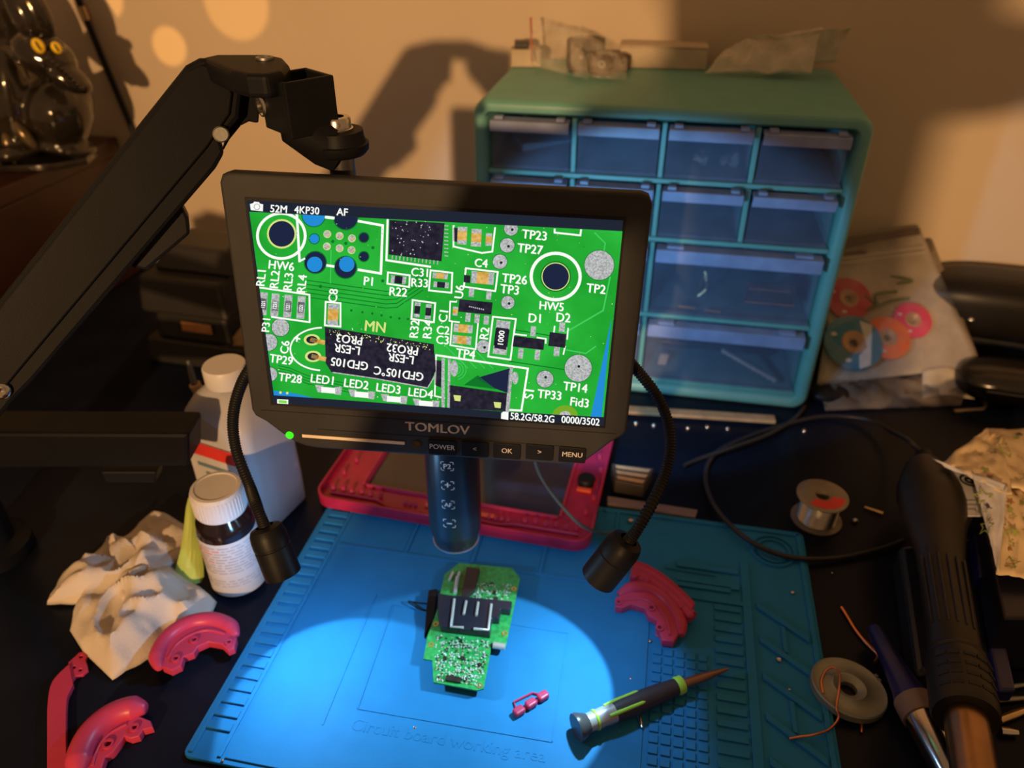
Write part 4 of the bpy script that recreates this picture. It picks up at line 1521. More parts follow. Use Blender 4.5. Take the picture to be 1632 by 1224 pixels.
# ================================================================== pink curved grips
def grip(name, label, pxs, holes, z0, rim_px, rim_r, inner=None):
    """flat notched web with screw holes and a fat rounded rim along its outer curve; pixels are ground points"""
    pts = [P(x, y, z0) for x, y in pxs]
    c = sum(pts, Vector()) / len(pts)
    t = thing(name, label, 'pink grip', (c.x, c.y, z0), group='pink grip shells')
    L = [((p - c).x, (p - c).y) for p in pts]
    area = sum(L[i - 1][0] * L[i][1] - L[i][0] * L[i - 1][1] for i in range(len(L)))
    if area < 0:
        L = L[::-1]
    hs = []
    for x, y, r in holes:
        q = P(x, y, z0) - c
        hs.append([(q.x + r * math.cos(-a * 0.5236), q.y + r * math.sin(-a * 0.5236)) for a in range(12)])
    plate('web', L, hs, 0.007, M_PINK, t, bevel=0.0008)
    for x, y, r in holes:
        q = P(x, y, z0) - c
        mb = MB()
        mb.lathe([(r + 0.0014, 0.0), (r + 0.0014, 0.0016), (r, 0.0016), (r, 0.0)], (q.x, q.y, 0.0068), (0, 0, 1), 16, cap=False)
        mb.build('screw_boss', M_PINK, t, smooth=40)
    path = spline([P(x, y, z0) - c + Vector((0, 0, rim_r * 0.95)) for x, y in rim_px], 10)
    n = len(path)
    mb = MB()
    rs = [rim_r * (0.35 + 0.65 * min(1, 2.2 * min(i + 0.6, n - 1 - i + 0.6) / n * 3)) for i in range(n)]
    mb.tube(path, rs, 14)
    mb.build('rim', M_PINK, t, smooth=60)
    if inner:
        mb = MB()
        mb.tube(spline([P(x, y, z0) - c + Vector((0, 0, 0.007)) for x, y in inner], 8), 0.0012, 8)
        mb.build('inner_rib', M_PINK, t, smooth=60)
    return t


Z1 = 0.0005
grip('grip_shell', 'curved pink grip shell lying on the tissue edge',
     [(262, 1050), (275, 1030), (300, 1010), (335, 1000), (368, 1008), (380, 1026), (376, 1042), (366, 1046), (356, 1036), (335, 1032), (318, 1040), (312, 1050), (296, 1056), (292, 1070), (276, 1078), (262, 1072)],
     [(313, 1030, .0018), (284, 1060, .0018), (368, 1034, .0015)], 0.0085, [(257, 1074), (254, 1052), (272, 1022), (305, 1001), (340, 996), (368, 1006), (379, 1022)], 0.0062,
     [(272, 1058), (284, 1038), (306, 1022), (334, 1014), (362, 1020)])
grip('grip_shell', 'curved pink grip shell at the lower left, cut off by the frame',
     [(140, 1235), (148, 1205), (168, 1178), (196, 1158), (225, 1150), (244, 1158), (247, 1168), (232, 1172), (226, 1182), (212, 1186), (202, 1182), (196, 1192), (184, 1208), (172, 1216), (166, 1235), (150, 1250)],
     [(177, 1196, .0024), (219, 1170, .0018)], Z1, [(130, 1245), (133, 1215), (150, 1180), (178, 1154), (210, 1141), (238, 1140)], 0.0085,
     [(152, 1230), (160, 1204), (178, 1180), (206, 1164)])
grip('grip_shell', 'curved pink grip shell lying flat on the mat under the lamp head',
     [(980, 962), (1000, 952), (1030, 952), (1056, 966), (1074, 992), (1080, 1020), (1072, 1032), (1054, 1030), (1050, 1016), (1044, 1006), (1046, 998), (1032, 990), (1026, 978), (1005, 972), (990, 978), (980, 976)],
     [(985, 970, .0015), (1037, 979, .0018), (1050, 1011, .0018)], MZ + 0.0004, [(985, 955), (1010, 944), (1038, 948), (1064, 966), (1081, 995), (1085, 1020)], 0.0055,
     [(992, 966), (1022, 964), (1046, 976), (1062, 1000), (1066, 1022)])
# the fourth shell lies on its side against the third
t4 = thing('grip_shell', 'pink grip shell standing on edge behind the flat one on the mat', 'pink grip', P(1055, 955, MZ), group='pink grip shells')
base = P(1055, 955, MZ)
arc = spline([P(x, y, MZ + 0.006) - base for x, y in [(1006, 916), (1025, 922), (1052, 938), (1078, 960), (1102, 984)]], 8)
mb = MB()
mb.tube(arc, 0.0056, 14)
mb.build('rim', M_PINK, t4, smooth=60)
mb = MB()
up = [p + Vector((0.004, 0.010, 0.004)) for p in arc]
n = len(arc)
mb.add([p + Vector((0, 0.001, 0.002)) for p in arc] + up, [(i, i + 1, n + i + 1, n + i) for i in range(n - 1)])
mb.build('web', M_PINK, t4, solid=0.006, smooth=60)
for k in (3, 10, 18, 26, n - 3):
    p = arc[min(k, n - 1)] + Vector((0, -0.0035, 0.003))
    mb = MB()
    mb.ellipsoid(p, (0.0034, 0.003, 0.003), seg=12, rings=8)
    mb.build('notch_bump', M_PINK, t4, smooth=180)

# pink strap with a two-hole lug
ST = thing('strap', 'long pink plastic strap with a two-hole end lug', 'strap')
mb = MB()
L_, R_ = [(75, 1240), (75, 1180), (76, 1120), (84, 1085), (110, 1058)], [(107, 1240), (105, 1180), (106, 1118), (112, 1100), (116, 1092)]
lp = spline([P(x, y, 0.0045) for x, y in L_], 6)
rp = spline([P(x, y, 0.0045) for x, y in R_], 6)
n = len(lp)
vs = []
for i in range(n):
    vs += [lp[i] - Vector((0, 0, 0.004)), lp[i], rp[i], rp[i] - Vector((0, 0, 0.004))]
fs = []
for i in range(n - 1):
    for k in range(4):
        k2 = (k + 1) % 4
        fs.append((i * 4 + k, i * 4 + k2, (i + 1) * 4 + k2, (i + 1) * 4 + k))
fs += [(0, 1, 2, 3), tuple((n - 1) * 4 + k for k in (3, 2, 1, 0))]
mb.add(vs, fs)
mb.build('band', M_PINK, ST, bevel=0.0009, smooth=50)
lug = [(111, 1060), (122, 1050), (128, 1044), (136, 1043), (141, 1049), (138, 1056), (141, 1064), (142, 1072), (134, 1079), (122, 1083), (115, 1092)]
c0 = P(125, 1065, 0.0)
L = [((P(x, y) - c0).x, (P(x, y) - c0).y) for x, y in lug]
area = sum(L[i - 1][0] * L[i][1] - L[i][0] * L[i - 1][1] for i in range(len(L)))
L = L if area > 0 else L[::-1]
hs = []
for x, y in ((131, 1051), (130, 1072), (120, 1068)):
    q = P(x, y) - c0
    hs.append([(q.x + 0.0014 * math.cos(-a * 0.6), q.y + 0.0014 * math.sin(-a * 0.6)) for a in range(10)])
plate('lug', L, hs, 0.003, M_PINK, ST, bevel=0.0005, z0=0.0004, M=Matrix.Translation((c0.x, c0.y, 0)))

# pink three-button strip
BS = thing('button_strip', 'small pink strip of three joined buttons in the light circle', 'buttons')
cs = [P(827, 1137, MZ), P(846, 1125, MZ), P(865, 1113, MZ)]
dv = (cs[2] - cs[0]).normalized()
rz = math.atan2(dv.y, dv.x)
for c in cs:
    mb = MB()
    mb.box(c + Vector((0, 0, 0.0027)), (0.0085, 0.0062, 0.0050), Matrix.Rotation(rz, 3, 'Z'))
    mb.build('button', M_PINK, BS, bevel=0.0016, bseg=3)
mb = MB()
sd = Vector((-dv.y, dv.x, 0))
mb.tube([cs[0] + sd * 0.003 + Vector((0, 0, .001)), cs[0] + sd * 0.009 + dv * 0.002 + Vector((0, 0, .001)), cs[2] + sd * 0.0075 - dv * 0.004 + Vector((0, 0, .001)), cs[2] + sd * 0.003 + Vector((0, 0, .001))], 0.0008, 6)
mb.build('link', M_PINK, BS)
mb = MB()
mb.tube([cs[0] + Vector((0, 0, .0012)), cs[2] + Vector((0, 0, .0012))], 0.0012, 6)
mb.build('link', M_PINK, BS)

# ================================================================== screwdriver
SV = thing('screwdriver', 'precision screwdriver with black grip, lime stripes and grey cap', 'screwdriver')
s_a = P(918, 1160, MZ + 0.0100)
s_b = P(1083, 1092, MZ + 0.0075)
s_c = P(1160, 1066, MZ + 0.0045)
ax = (s_b - s_a).normalized()
Ls = (s_b - s_a).length
mb = MB()
mb.lathe([(0.0095, 0.0), (0.0098, 0.002), (0.0085, 0.005), (0.0068, 0.009)], s_a, ax, 28)
tag(mb.build('swivel_cap', mat('dark_grey_cap', (0.06, 0.065, 0.07), 0.3), SV, smooth=40), 'dark grey flared swivel cap')
mb = MB()
mb.lathe([(0.0064, 0.0091), (0.0064, 0.0170), (0.0068, 0.030)], s_a, ax, 28)
mb.build('collar', mat('grey_collar', (0.42, 0.44, 0.44), 0.35, 0.3), SV, smooth=40)
M_LIME = mat('lime_rubber', (0.38, 0.72, 0.06), 0.45)
mb = MB()
mb.lathe([(0.0066, 0.0142), (0.0071, 0.0145), (0.0071, 0.0160), (0.0066, 0.0163)], s_a, ax, 28, cap=False)
mb.build('lime_ring', M_LIME, SV, smooth=40)
mb = MB()
mb.lathe([(0.0069, 0.0302), (0.0074, 0.034), (0.0075, Ls * 0.6), (0.0068, Ls * 0.8), (0.0058, Ls - 0.0035)], s_a, ax, 28)
mb.build('grip', mat('dark_rubber_grip', (0.032, 0.026, 0.032), 0.55, bump=0.3, bscale=900), SV, smooth=40)
sidev = Vector((0, 0, 1)).cross(ax).normalized()
for sg in (1, -1):
    off = sidev * (0.0042 * sg) + Vector((0, 0, 0.0050))
    mb = MB()
    o0 = s_a + off
    mb.tube([o0 + ax * 0.024, o0 + ax * 0.032 + off * 0.06, o0 + ax * 0.05 + off * 0.08, o0 + ax * (Ls * 0.62) + off * 0.0], [0.0012, 0.0015, 0.0013, 0.0008], 8)
    mb.build('lime_stripe', M_LIME, SV, smooth=60)
mb = MB()
mb.lathe([(0.0060, Ls - 0.0033), (0.0066, Ls - 0.002), (0.0064, Ls + 0.002), (0.0048, Ls + 0.003)], s_a, ax, 28)
mb.build('lime_ring', M_LIME, SV, smooth=40)
mb = MB()
ax2 = (s_c - s_b).normalized()
L2 = (s_c - s_b).length
mb.lathe([(0.0036, 0.003), (0.0034, L2 * 0.45), (0.0022, L2 * 0.75), (0.0010, L2)], s_b, ax2, 20)
tag(mb.build('shaft', mat('coppery_steel', (0.28, 0.16, 0.13), 0.35, 0.7), SV, smooth=40), 'tapered brown metal tip')

# ================================================================== bottles
def place_bottle(name, label, pos, rotz):
    return thing(name, label, 'bottle', pos, rotz)


pos = P(384, 925)
PBt = place_bottle('pill_bottle', 'small dark bottle with white cap and white paper label', (pos.x, pos.y, 0.0004), rad(-12))
BH = 0.104
M_AMBER = mat('dark_amber', (0.014, 0.008, 0.008), 0.12)
mb = MB()
mb.lathe([(0.020, 0.0), (0.0222, 0.0015), (0.0228, 0.004), (0.0228, 0.066), (0.0215, 0.074), (0.0165, 0.0805), (0.0160, 0.084)], (0, 0, 0), (0, 0, 1), 40)
mb.build('bottle_body', M_AMBER, PBt, smooth=40)
mb = MB()
mb.lathe([(0.02295, 0.005), (0.0231, 0.0055), (0.0231, 0.0625), (0.02295, 0.063)], (0, 0, 0), (0, 0, 1), 40, cap=False)
lb = mb.build('paper_label', mat('white_label', (0.52, 0.53, 0.57), 0.6, var=0.04), PBt, smooth=40)
mb = MB()
mr = MB()
random.seed(2)
for k in range(15):                       # unreadable fine print as grey and red rules
    z = 0.0585 - k * 0.0030
    if 9 < k < 12:
        continue
    a0 = -2.7
    while a0 < 0.1:
        w = random.uniform(0.1, 0.5)
        tgt = mr if (k in (1, 2, 5) and a0 < -1.6) else mb
        tgt.grid(lambda u, v: (0.0233 * math.cos(a0 + w * u), 0.0233 * math.sin(a0 + w * u), z + 0.0011 * v), 5, 1)
        a0 += w + random.uniform(0.05, 0.12)
mb.build('fine_print', mat('grey_ink', (0.36, 0.36, 0.42), 0.6), lb)
mr.build('red_print', mat('red_ink', (0.62, 0.2, 0.2), 0.6), lb)
mb = MB()
prof = [(0.0195, 0.0815), (0.0200, 0.0825), (0.0200, 0.1015), (0.0190, BH), (0.0165, BH + 0.0003), (0.016, BH - 0.0004), (0.0, BH - 0.0004)]
mb.lathe(prof, (0, 0, 0), (0, 0, 1), 44, cap=False)
mb.build('cap', M_WHITE, PBt, smooth=35)
mb = MB()
for k in range(44):
    a = 2 * math.pi * k / 44
    mb.box((0.0200 * math.cos(a), 0.0200 * math.sin(a), 0.092), (0.0008, 0.0010, 0.017), Matrix.Rotation(a, 3, 'Z'))
o = mb.build('cap_ribs', M_WHITE, PBt)

AB = thing('alcohol_bottle', 'large white plastic bottle with red label behind the small dark bottle', 'bottle', (-0.243, 0.556, 0.0004), rad(-24))
mb = MB()
loops = []
def rrloop(h, z, r):
    return [Vector((p[0], p[1], z)) for p in round_rect(-h, -h * 0.86, h, h * 0.86, r, 6)]
for h, z, r in ((0.034, 0.0, 0.010), (0.0375, 0.003, 0.011), (0.038, 0.03, 0.011), (0.037, 0.105, 0.011), (0.0345, 0.118, 0.013), (0.028, 0.130, 0.015), (0.020, 0.1375, 0.0155), (0.0165, 0.140, 0.0141), (0.0160, 0.150, 0.0136)):
    loops.append(rrloop(h, z, r))
n = len(loops[0])
fs = []
for i in range(len(loops) - 1):
    for k in range(n):
        k2 = (k + 1) % n
        fs.append((i * n + k, i * n + k2, (i + 1) * n + k2, (i + 1) * n + k))
fs += [tuple(range(n))[::-1], tuple((len(loops) - 1) * n + k for k in range(n))]
mb.add([v for l in loops for v in l], fs)
mb.build('bottle_body', mat('milky_plastic', (0.46, 0.47, 0.52), 0.35, var=0.03), AB, smooth=50)
mb = MB()
mb.lathe([(0.0178, 0.1415), (0.0182, 0.1425), (0.0182, 0.1570), (0.0172, 0.1585), (0.0, 0.1585)], (0, 0, 0), (0, 0, 1), 36, cap=False)
mb.build('cap', M_WHITE, AB, smooth=35)
fy = -0.038 * 0.86 - 0.0004
mb = MB()
mb.prism([(-0.030, fy, 0.012), (0.026, fy, 0.012), (0.026, fy, 0.094), (-0.030, fy, 0.094)], (0, -0.0003, 0))
lb = mb.build('paper_label', mat('pale_label', (0.5, 0.5, 0.52), 0.6), AB)
mb = MB()
mb.prism([(-0.030, fy - .0004, 0.080), (0.026, fy - .0004, 0.080), (0.026, fy - .0004, 0.094), (-0.030, fy - .0004, 0.094)], (0, -0.0002, 0))
tag(mb.build('red_band', mat('label_red', (0.6, 0.035, 0.03), 0.5), lb), 'red band of the label')
mb = MB()
for k, (z, h) in enumerate(((0.070, 0.004), (0.060, 0.006), (0.050, 0.003), (0.044, 0.003))):
    mb.box((-0.004 + 0.004 * (k % 2), fy - .0006, z), (0.036 - 0.006 * k, 0.0002, h))
mb.build('fine_print', mat('teal_ink', (0.12, 0.2, 0.26), 0.6), lb)

# yellow-green folded wrapper between tissue and bottle
mb = MB()
M_GREEN = mat('pale_green_wrap', (0.40, 0.52, 0.12), 0.4)
w0 = [P(268, 926, .001), P(292, 934, .001), P(312, 936, .001), P(330, 925, .001)]
w1 = [P(290, 885, 0.030), P(300, 876, 0.036), P(310, 880, 0.030), P(322, 885, 0.025)]
w2 = [PY(296, 790, 0.49), PY(304, 786, 0.49), PY(309, 792, 0.49), PY(314, 800, 0.49)]
mb.add(w0 + w1 + w2, [(i + 4 * j, i + 1 + 4 * j, i + 5 + 4 * j, i + 4 + 4 * j) for j in (0, 1) for i in range(3)])
tag(mb.build('foil_wrapper', M_GREEN, solid=0.0006, subsurf=1), 'folded yellow-green wrapper between the tissue and the bottle', 'wrapper')

# ================================================================== crumpled tissue
TS = [(78, 968), (92, 935), (112, 912), (150, 888), (178, 858), (192, 866), (225, 838), (262, 822), (300, 842), (306, 880), (280, 915), (300, 930), (345, 962), (332, 990), (290, 1005), (255, 1040), (225, 1062), (182, 1086), (135, 1042), (112, 1008), (124, 966)]
TI = thing('paper_tissue', 'crumpled cream paper tissue on the desk', 'tissue')
crumpled('sheet', [P(x, y) for x, y in TS], 0.034, M_PAPER, TI, seed=2.3, fs=22, nr=30, edge=0.2)
crumpled('fold', [P(x, y, 0.018) + Vector((0, 0, 0)) for x, y in [(170, 850), (200, 868), (262, 824), (300, 845), (296, 880), (262, 905), (258, 950), (228, 968), (192, 955), (176, 910)]],
         0.018, M_PAPER, TI, seed=7.1, fs=20, nr=20, z0=0.014, edge=0.5)

# ================================================================== charger with battery, far left
def box_part(mbx, x0, x1, y0, y1, z0, z1, taper=0.0):
    mbx.add([(x0, y0, z0), (x1, y0, z0), (x1, y1, z0), (x0, y1, z0), (x0 + taper, y0 + taper, z1), (x1 - taper, y0 + taper, z1), (x1 - taper, y1 - taper, z1), (x0 + taper, y1 - taper, z1)],
            [(3, 2, 1, 0), (4, 5, 6, 7), (0, 1, 5, 4), (1, 2, 6, 5), (2, 3, 7, 6), (3, 0, 4, 7)])


cp = P(318, 588)
CG = thing('tool_charger', 'black power tool battery on its charger behind the arm', 'charger', (cp.x, cp.y, 0.0004), rad(-14))
M_TOOL = mat('charcoal_plastic', (0.022, 0.021, 0.021), 0.45, bump=0.1)
mb = MB(); box_part(mb, -0.072, 0.075, 0.0, 0.12, 0.0, 0.034, 0.004)
mb.build('charger_base', M_TOOL, CG, bevel=0.004)
mb = MB(); box_part(mb, -0.052, 0.050, 0.004, 0.10, 0.0343, 0.072, 0.004)
mb.build('battery_lower', M_TOOL, CG, bevel=0.005)
mb = MB(); box_part(mb, -0.060, 0.058, -0.004, 0.106, 0.0724, 0.118, 0.006)
bu = mb.build('battery_upper', M_TOOL, CG, bevel=0.005)
mb = MB(); box_part(mb, -0.045, 0.060, 0.02, 0.10, 0.1184, 0.146, 0.012)
mb.build('battery_clip', M_TOOL, CG, bevel=0.004)
mb = MB()
mesh_text(mb, 'RIDGID', (0.0, -0.0012, 0.093), (1, 0, 0), (0, 0.12, 0.99), 0.0145, 0.02, 1.0)
tag(mb.build('maker_lettering', mat('silver_letters', (0.45, 0.43, 0.42), 0.4), bu), 'silver maker lettering')
mb = MB()
mb.prism([(-0.012, 0.0032, 0.050), (0.028, 0.0032, 0.050), (0.028, 0.0036, 0.062), (-0.012, 0.0036, 0.062)], (0, -0.0004, 0))
tag(mb.build('rating_sticker', mat('orange_sticker', (0.55, 0.26, 0.10), 0.5), CG), 'small orange sticker')
sw = thing('wood_offcut', 'small tan wooden offcut with a hole beside the charger', 'wood piece')
mb = MB()
c = P(372, 556, 0.03)
q = [PP(x, y, c, Vector((0, 1, 0))) for x, y in [(345, 565), (383, 525), (392, 555), (370, 578)]]
mb.prism(q, (0, 0.012, 0))
mb.build('block', M_TAN, sw, bevel=0.001)
mb = MB()
c = PP(365, 562, c - Vector((0, .0006, 0)), Vector((0, 1, 0)))
mb.lathe([(0.0045, 0.0), (0.0045, 0.0006)], c, (0, 1, 0), 16)
tag(mb.build('knot_hole', M_RUBBER, sw), 'dark drilled hole')
br_ = thing('bristle_brush', 'slim brush with a pale wooden handle standing by the white bottle', 'brush')
b0, b1, b2 = P(338, 668, 0.0), PY(310, 612, 0.63), PY(300, 575, 0.64)
b0 = Vector((b1.x + 0.015, 0.64, 0.02))
mb = MB(); mb.tube([b0, b1], [0.0035, 0.0055], 12); mb.build('handle', M_TAN, br_, smooth=50)
mb = MB(); mb.tube([b1, b2], [0.0035, 0.0025], 12); mb.build('ferrule', mat('grey_post', (0.16, 0.16, 0.16)), br_, smooth=50)
mb = MB(); mb.tube([Vector((b0.x + 0.004, b0.y, 0.0004)), b0], [0.003, 0.0035], 12); mb.build('tail', M_TAN, br_, smooth=50)

# ================================================================== glossy gargoyle figurine
fg0 = P(60, 258, SH)
FG = thing('gargoyle_figurine', 'glossy dark gargoyle figurine with glowing yellow eyes on the shelf', 'figurine', (fg0.x, fg0.y, SH + 0.0004), 0)
K = 0.00083
def fpt(px, py, y=0.0):
    return PY(px, py, fg0.y + y) - Vector((fg0.x, fg0.y, SH + 0.0004))
M_GLAZE = mat('dark_glaze', (0.030, 0.024, 0.018), 0.12, 0.35, coat=0.6, var=0.4, scale=40)
mb = MB()
R2 = lambda d, ax_='Y': Matrix.Rotation(rad(d), 3, ax_)
mb.ellipsoid(fpt(35, 150, 0.03), (0.050, 0.055, 0.085))                    # belly
mb.ellipsoid(fpt(10, 60, 0.035), (0.050, 0.05, 0.075))                     # chest and shoulders
mb.ellipsoid(fpt(95, 180, 0.0), (0.038, 0.042, 0.044), R2(15))            # haunch
mb.ellipsoid(fpt(112, 160, 0.01), (0.024, 0.034, 0.034))
mb.ellipsoid(fpt(25, 175, -0.012), (0.026, 0.028, 0.075), R2(8))           # fore leg
mb.ellipsoid(fpt(92, 228, -0.006), (0.048, 0.030, 0.010), R2(14))          # foot
mb.ellipsoid(fpt(15, 240, -0.030), (0.034, 0.030, 0.012))
mb.ellipsoid(fpt(-20, 180, 0.01), (0.04, 0.05, 0.085))
mb.build('body', M_GLAZE, FG, remesh=0.0032)
mb = MB()
mb.ellipsoid(fpt(72, 88, -0.035), (0.036, 0.032, 0.024), R2(32))          # skull
mb.ellipsoid(fpt(104, 118, -0.042), (0.032, 0.022, 0.013), R2(40))        # snout
mb.ellipsoid(fpt(122, 134, -0.044), (0.012, 0.016, 0.010), R2(40))
mb.ellipsoid(fpt(70, 112, -0.036), (0.042, 0.018, 0.0075), R2(36))        # jaw
mb.ellipsoid(fpt(62, 68, -0.052), (0.014, 0.012, 0.006), R2(25))          # brows
mb.ellipsoid(fpt(88, 70, -0.046), (0.010, 0.012, 0.006), R2(40))
mb.build('head', M_GLAZE, FG, remesh=0.0016)
for px, py, y, s in ((61, 73, -0.064, 1.0), (90, 76, -0.060, 0.8)):
    mb = MB()
    mb.ellipsoid(fpt(px, py, y), (0.0070 * s, 0.005, 0.0085 * s), R2(-20))
    e_ = mb.build('eye', mat('yellow_glass_eye', (0.95, 0.62, 0.03), 0.15, coat=0.8), FG, smooth=180)
    tag(e_, 'yellow glass eye')
    mb = MB()
    mb.ellipsoid(fpt(px, py, y - 0.0045), (0.0013 * s, 0.0015, 0.0055 * s), R2(-20), 10, 8)
    mb.build('pupil', M_RUBBER, e_, smooth=180)
for pts in ([(18, 0, 45), (62, 12, 40), (28, 50, 16)], [(42, -10, 50), (70, 20, 20), (58, 48, 12)]):
    mb = MB()
    mb.ellipsoid(fpt(pts[2][0] if False else (pts[0][0] + pts[1][0]) / 2, (pts[0][1] + pts[2][1]) / 2, -0.03), (0.016, 0.014, 0.036), R2(-14), 16, 12)
    mb.build('folded_ear', M_GLAZE, FG, smooth=180)
for k in range(9):
    x, y = 78 + 6.5 * k, 92 + 6 * k
    mb = MB()
    mb.ellipsoid(fpt(x, y, -0.061 + 0.0004 * k), (0.0026, 0.0026, 0.0026), None, 10, 8)
    mb.build('scale_bead', M_GLAZE, FG, smooth=180)
for k in range(6):
    x, y = 48 + 9.5 * k, 84 + 8.5 * k
    mb = MB()
    mb.lathe([(0.0026, 0.0), (0.0012, 0.005), (0.0002, 0.007)], fpt(x, y + 14, -0.058), (0.1, -0.3, -1), 10)
    mb.build('tooth', M_GLAZE, FG, smooth=60)
for x, y, r in ((40, 215, 28), (16, 236, 0), (-6, 240, -10)):
    mb = MB()
    mb.ellipsoid(fpt(x, y, -0.036), (0.007, 0.008, 0.019), R2(-r), 14, 10)
    tag(mb.build('claw', mat('bronze_glaze', (0.16, 0.12, 0.06), 0.2, 0.5), FG, smooth=180), 'pale bronze claw')
bl = [((px - 60) * K, y_) for px, y_ in [(-60, 0.07), (100, 0.07), (140, 0.03), (146, -0.012), (110, -0.040), (60, -0.046), (-60, -0.05)]]
bl = bl[::-1]
plate('plinth', bl, [], 0.009, M_GLAZE, FG, bevel=0.002)
# black cord hanging down the wall beside it, with a bright ferrule
cd = thing('wall_cord', 'thin black cord hanging down the wall beside the figurine', 'cord')
mb = MB(); mb.tube([PW(110, -36, 0.006), PW(125, 0, 0.006), PW(165, 98, 0.006), PW(206, 194, 0.006), PW(250, 300, 0.006), PW(268, 345, 0.006)], 0.0042, 10)
mb.build('cord', M_RUBBER, cd, smooth=60)
mb = MB(); mb.tube([PW(131, 10, 0.0065), PW(139, 32, 0.0065)], 0.0050, 12)
tag(mb.build('ferrule', mat('brass', (0.7, 0.5, 0.25)), cd, smooth=60), 'brass ferrule')
# ================================================================== things on top of the cabinet
TOPZ = CH + 0.0004
def top(px, py, dz=0.0):
    return P(px, py, TOPZ + dz)


# long pale carton at the back
wb0 = top(992, 108); wb1 = top(1125, 112)
bu_ = (wb1 - wb0).normalized()
WB = thing('long_carton', 'long low cream carton lying at the back of the cabinet top', 'box')
mb = MB()
h = 0.022
bv_ = Vector((-bu_.y, bu_.x, 0))
p0 = wb0 - bu_ * 0.004
mb.prism([p0, p0 + bu_ * 0.097, p0 + bu_ * 0.097 + bv_ * 0.035, p0 + bv_ * 0.035], (0, 0, h))
mb.build('carton_body', mat('cream_card', (0.6, 0.5, 0.38), 0.7), WB, bevel=0.0012)
mb = MB()
mb.prism([p0 - bu_ * .0006 - bv_ * .0006 + Vector((0, 0, h + .0002)), p0 + bu_ * 0.0976 - bv_ * .0006 + Vector((0, 0, h + .0002)), p0 + bu_ * 0.0976 + bv_ * 0.0356 + Vector((0, 0, h + .0002)), p0 - bu_ * .0006 + bv_ * 0.0356 + Vector((0, 0, h + .0002))], (0, 0, 0.0016))
mb.build('carton_lid', mat('cream_card', (0.6, 0.5, 0.38)), WB, bevel=0.0006)
# small white tub with dark bits at the left end
c = top(838, 104)
TBx = thing('small_tub', 'small cream tub with dark lid at the left end of the cabinet top', 'tub', (c.x, c.y, TOPZ))
mb = MB(); mb.box((0, 0, 0.0095), (0.034, 0.026, 0.019)); mb.build('tub_body', mat('cream_card', (0.6, 0.5, 0.38)), TBx, bevel=0.002)
mb = MB(); mb.box((-0.005, 0, 0.0228), (0.016, 0.018, 0.0072)); mb.build('lid', M_DARKBITS, TBx, bevel=0.001)
# zip bag with dark parts
M_ZIP = film('zip_bag_film', (0.8, 0.74, 0.64), 0.15, 0.12, 0.8, 60)
ZB1 = thing('zip_bag', 'clear zip bag with red seal line holding dark parts on the cabinet', 'plastic bag')
def bag_sheet(pxs, zf, seed, m, parent, name, hgt=0.012, nu=22, nv=14):
    """quad of pixels (tl, tr, br, bl) with heights, rumpled"""
    cs_ = [P(x, y, z) for (x, y), z in zip(pxs, zf)]
    def fn(u, v):
        p = cs_[0].lerp(cs_[1], u).lerp(cs_[3].lerp(cs_[2], u), v)
        g = fold_noise(p.x, p.y + p.z, seed, 34)
        k = math.sin(math.pi * v) * 0.8 + 0.2
        return p + Vector((noise.noise(p * 40 + Vector((seed, 0, 0))) * 0.004, -0.004 * g, hgt * (g - 0.3) * k))
    mb = MB(); mb.grid(fn, nu, nv)
    return mb.build(name, m, parent, smooth=40, solid=0.0003)


T0 = TOPZ
bag_sheet([(842, 28), (925, 52), (938, 128), (845, 104)], [T0 + .052, T0 + .046, T0 + .004, T0 + .008], 3.1, M_ZIP, ZB1, 'front_film', 0.010)
bag_sheet([(905, 40), (1000, 92), (1000, 128), (910, 122)], [T0 + .050, T0 + .018, T0 + .003, T0 + .004], 5.7, M_ZIP, ZB1, 'side_film', 0.010)
mb = MB(); mb.tube([P(846, 28, T0 + .052), P(848, 98, T0 + 0.010)], 0.0011, 6)
tag(mb.build('seal_line', mat('red_seal', (0.55, 0.03, 0.02), 0.4), ZB1), 'red seal line')
for k, (x, y, sx, sz, r) in enumerate(((925, 112, .030, .034, .2), (958, 118, .024, .022, -.3), (985, 112, .022, .018, .1))):
    c = top(x, y)
    pt = thing('machined_part', ['tall dark brown part standing in the zip bag', 'middle dark brown part lying in the zip bag', 'squat brown part at the right end of the zip bag'][k], 'part', (c.x, c.y, TOPZ), r)
    mb = MB(); mb.box((0, 0, sz / 2), (sx, 0.02, sz)); mb.build('part_body', mat('brown_part', (0.10, 0.06, 0.04), 0.35, 0.2), pt, bevel=0.003)
    mb = MB(); mb.lathe([(0.004, 0), (0.004, 0.0014), (0.0022, 0.0014), (0.0022, 0.0002)], (0.002, -0.0100, sz * 0.55), (0, -1, 0), 16, cap=False); mb.build('bore', M_DULL, pt)
# crumpled bag at the right end
BG2 = thing('crumpled_bag', 'crumpled clear bag with crinkled plastic at the right end of the cabinet top', 'plastic bag')
bag_sheet([(1185, 66), (1310, 46), (1290, 118), (1122, 116)], [T0 + .034, T0 + .048, T0 + .006, T0 + .003], 8.2, M_FILM2, BG2, 'front_film', 0.020, 30, 16)
bag_sheet([(1200, 58), (1358, 46), (1330, 100), (1220, 108)], [T0 + .040, T0 + .05, T0 + .012, T0 + .006], 4.4, M_FILM2, BG2, 'back_film', 0.018, 30, 16)
for k, (x, y, s_) in enumerate(((1240, 108, 0.02), (1262, 104, 0.018))):
    c = top(x, y)
    mb = MB(); mb.box((c.x, c.y, TOPZ + s_ * 0.4), (s_ * 1.4, s_, s_ * 0.8), Matrix.Rotation(0.5 * k, 3, 'Z'))
    tag(mb.build('dark_clip', M_DARKBITS, bevel=0.003), ['dark clip inside the crumpled bag, the left one', 'dark clip inside the crumpled bag, the right one'][k], 'clip')

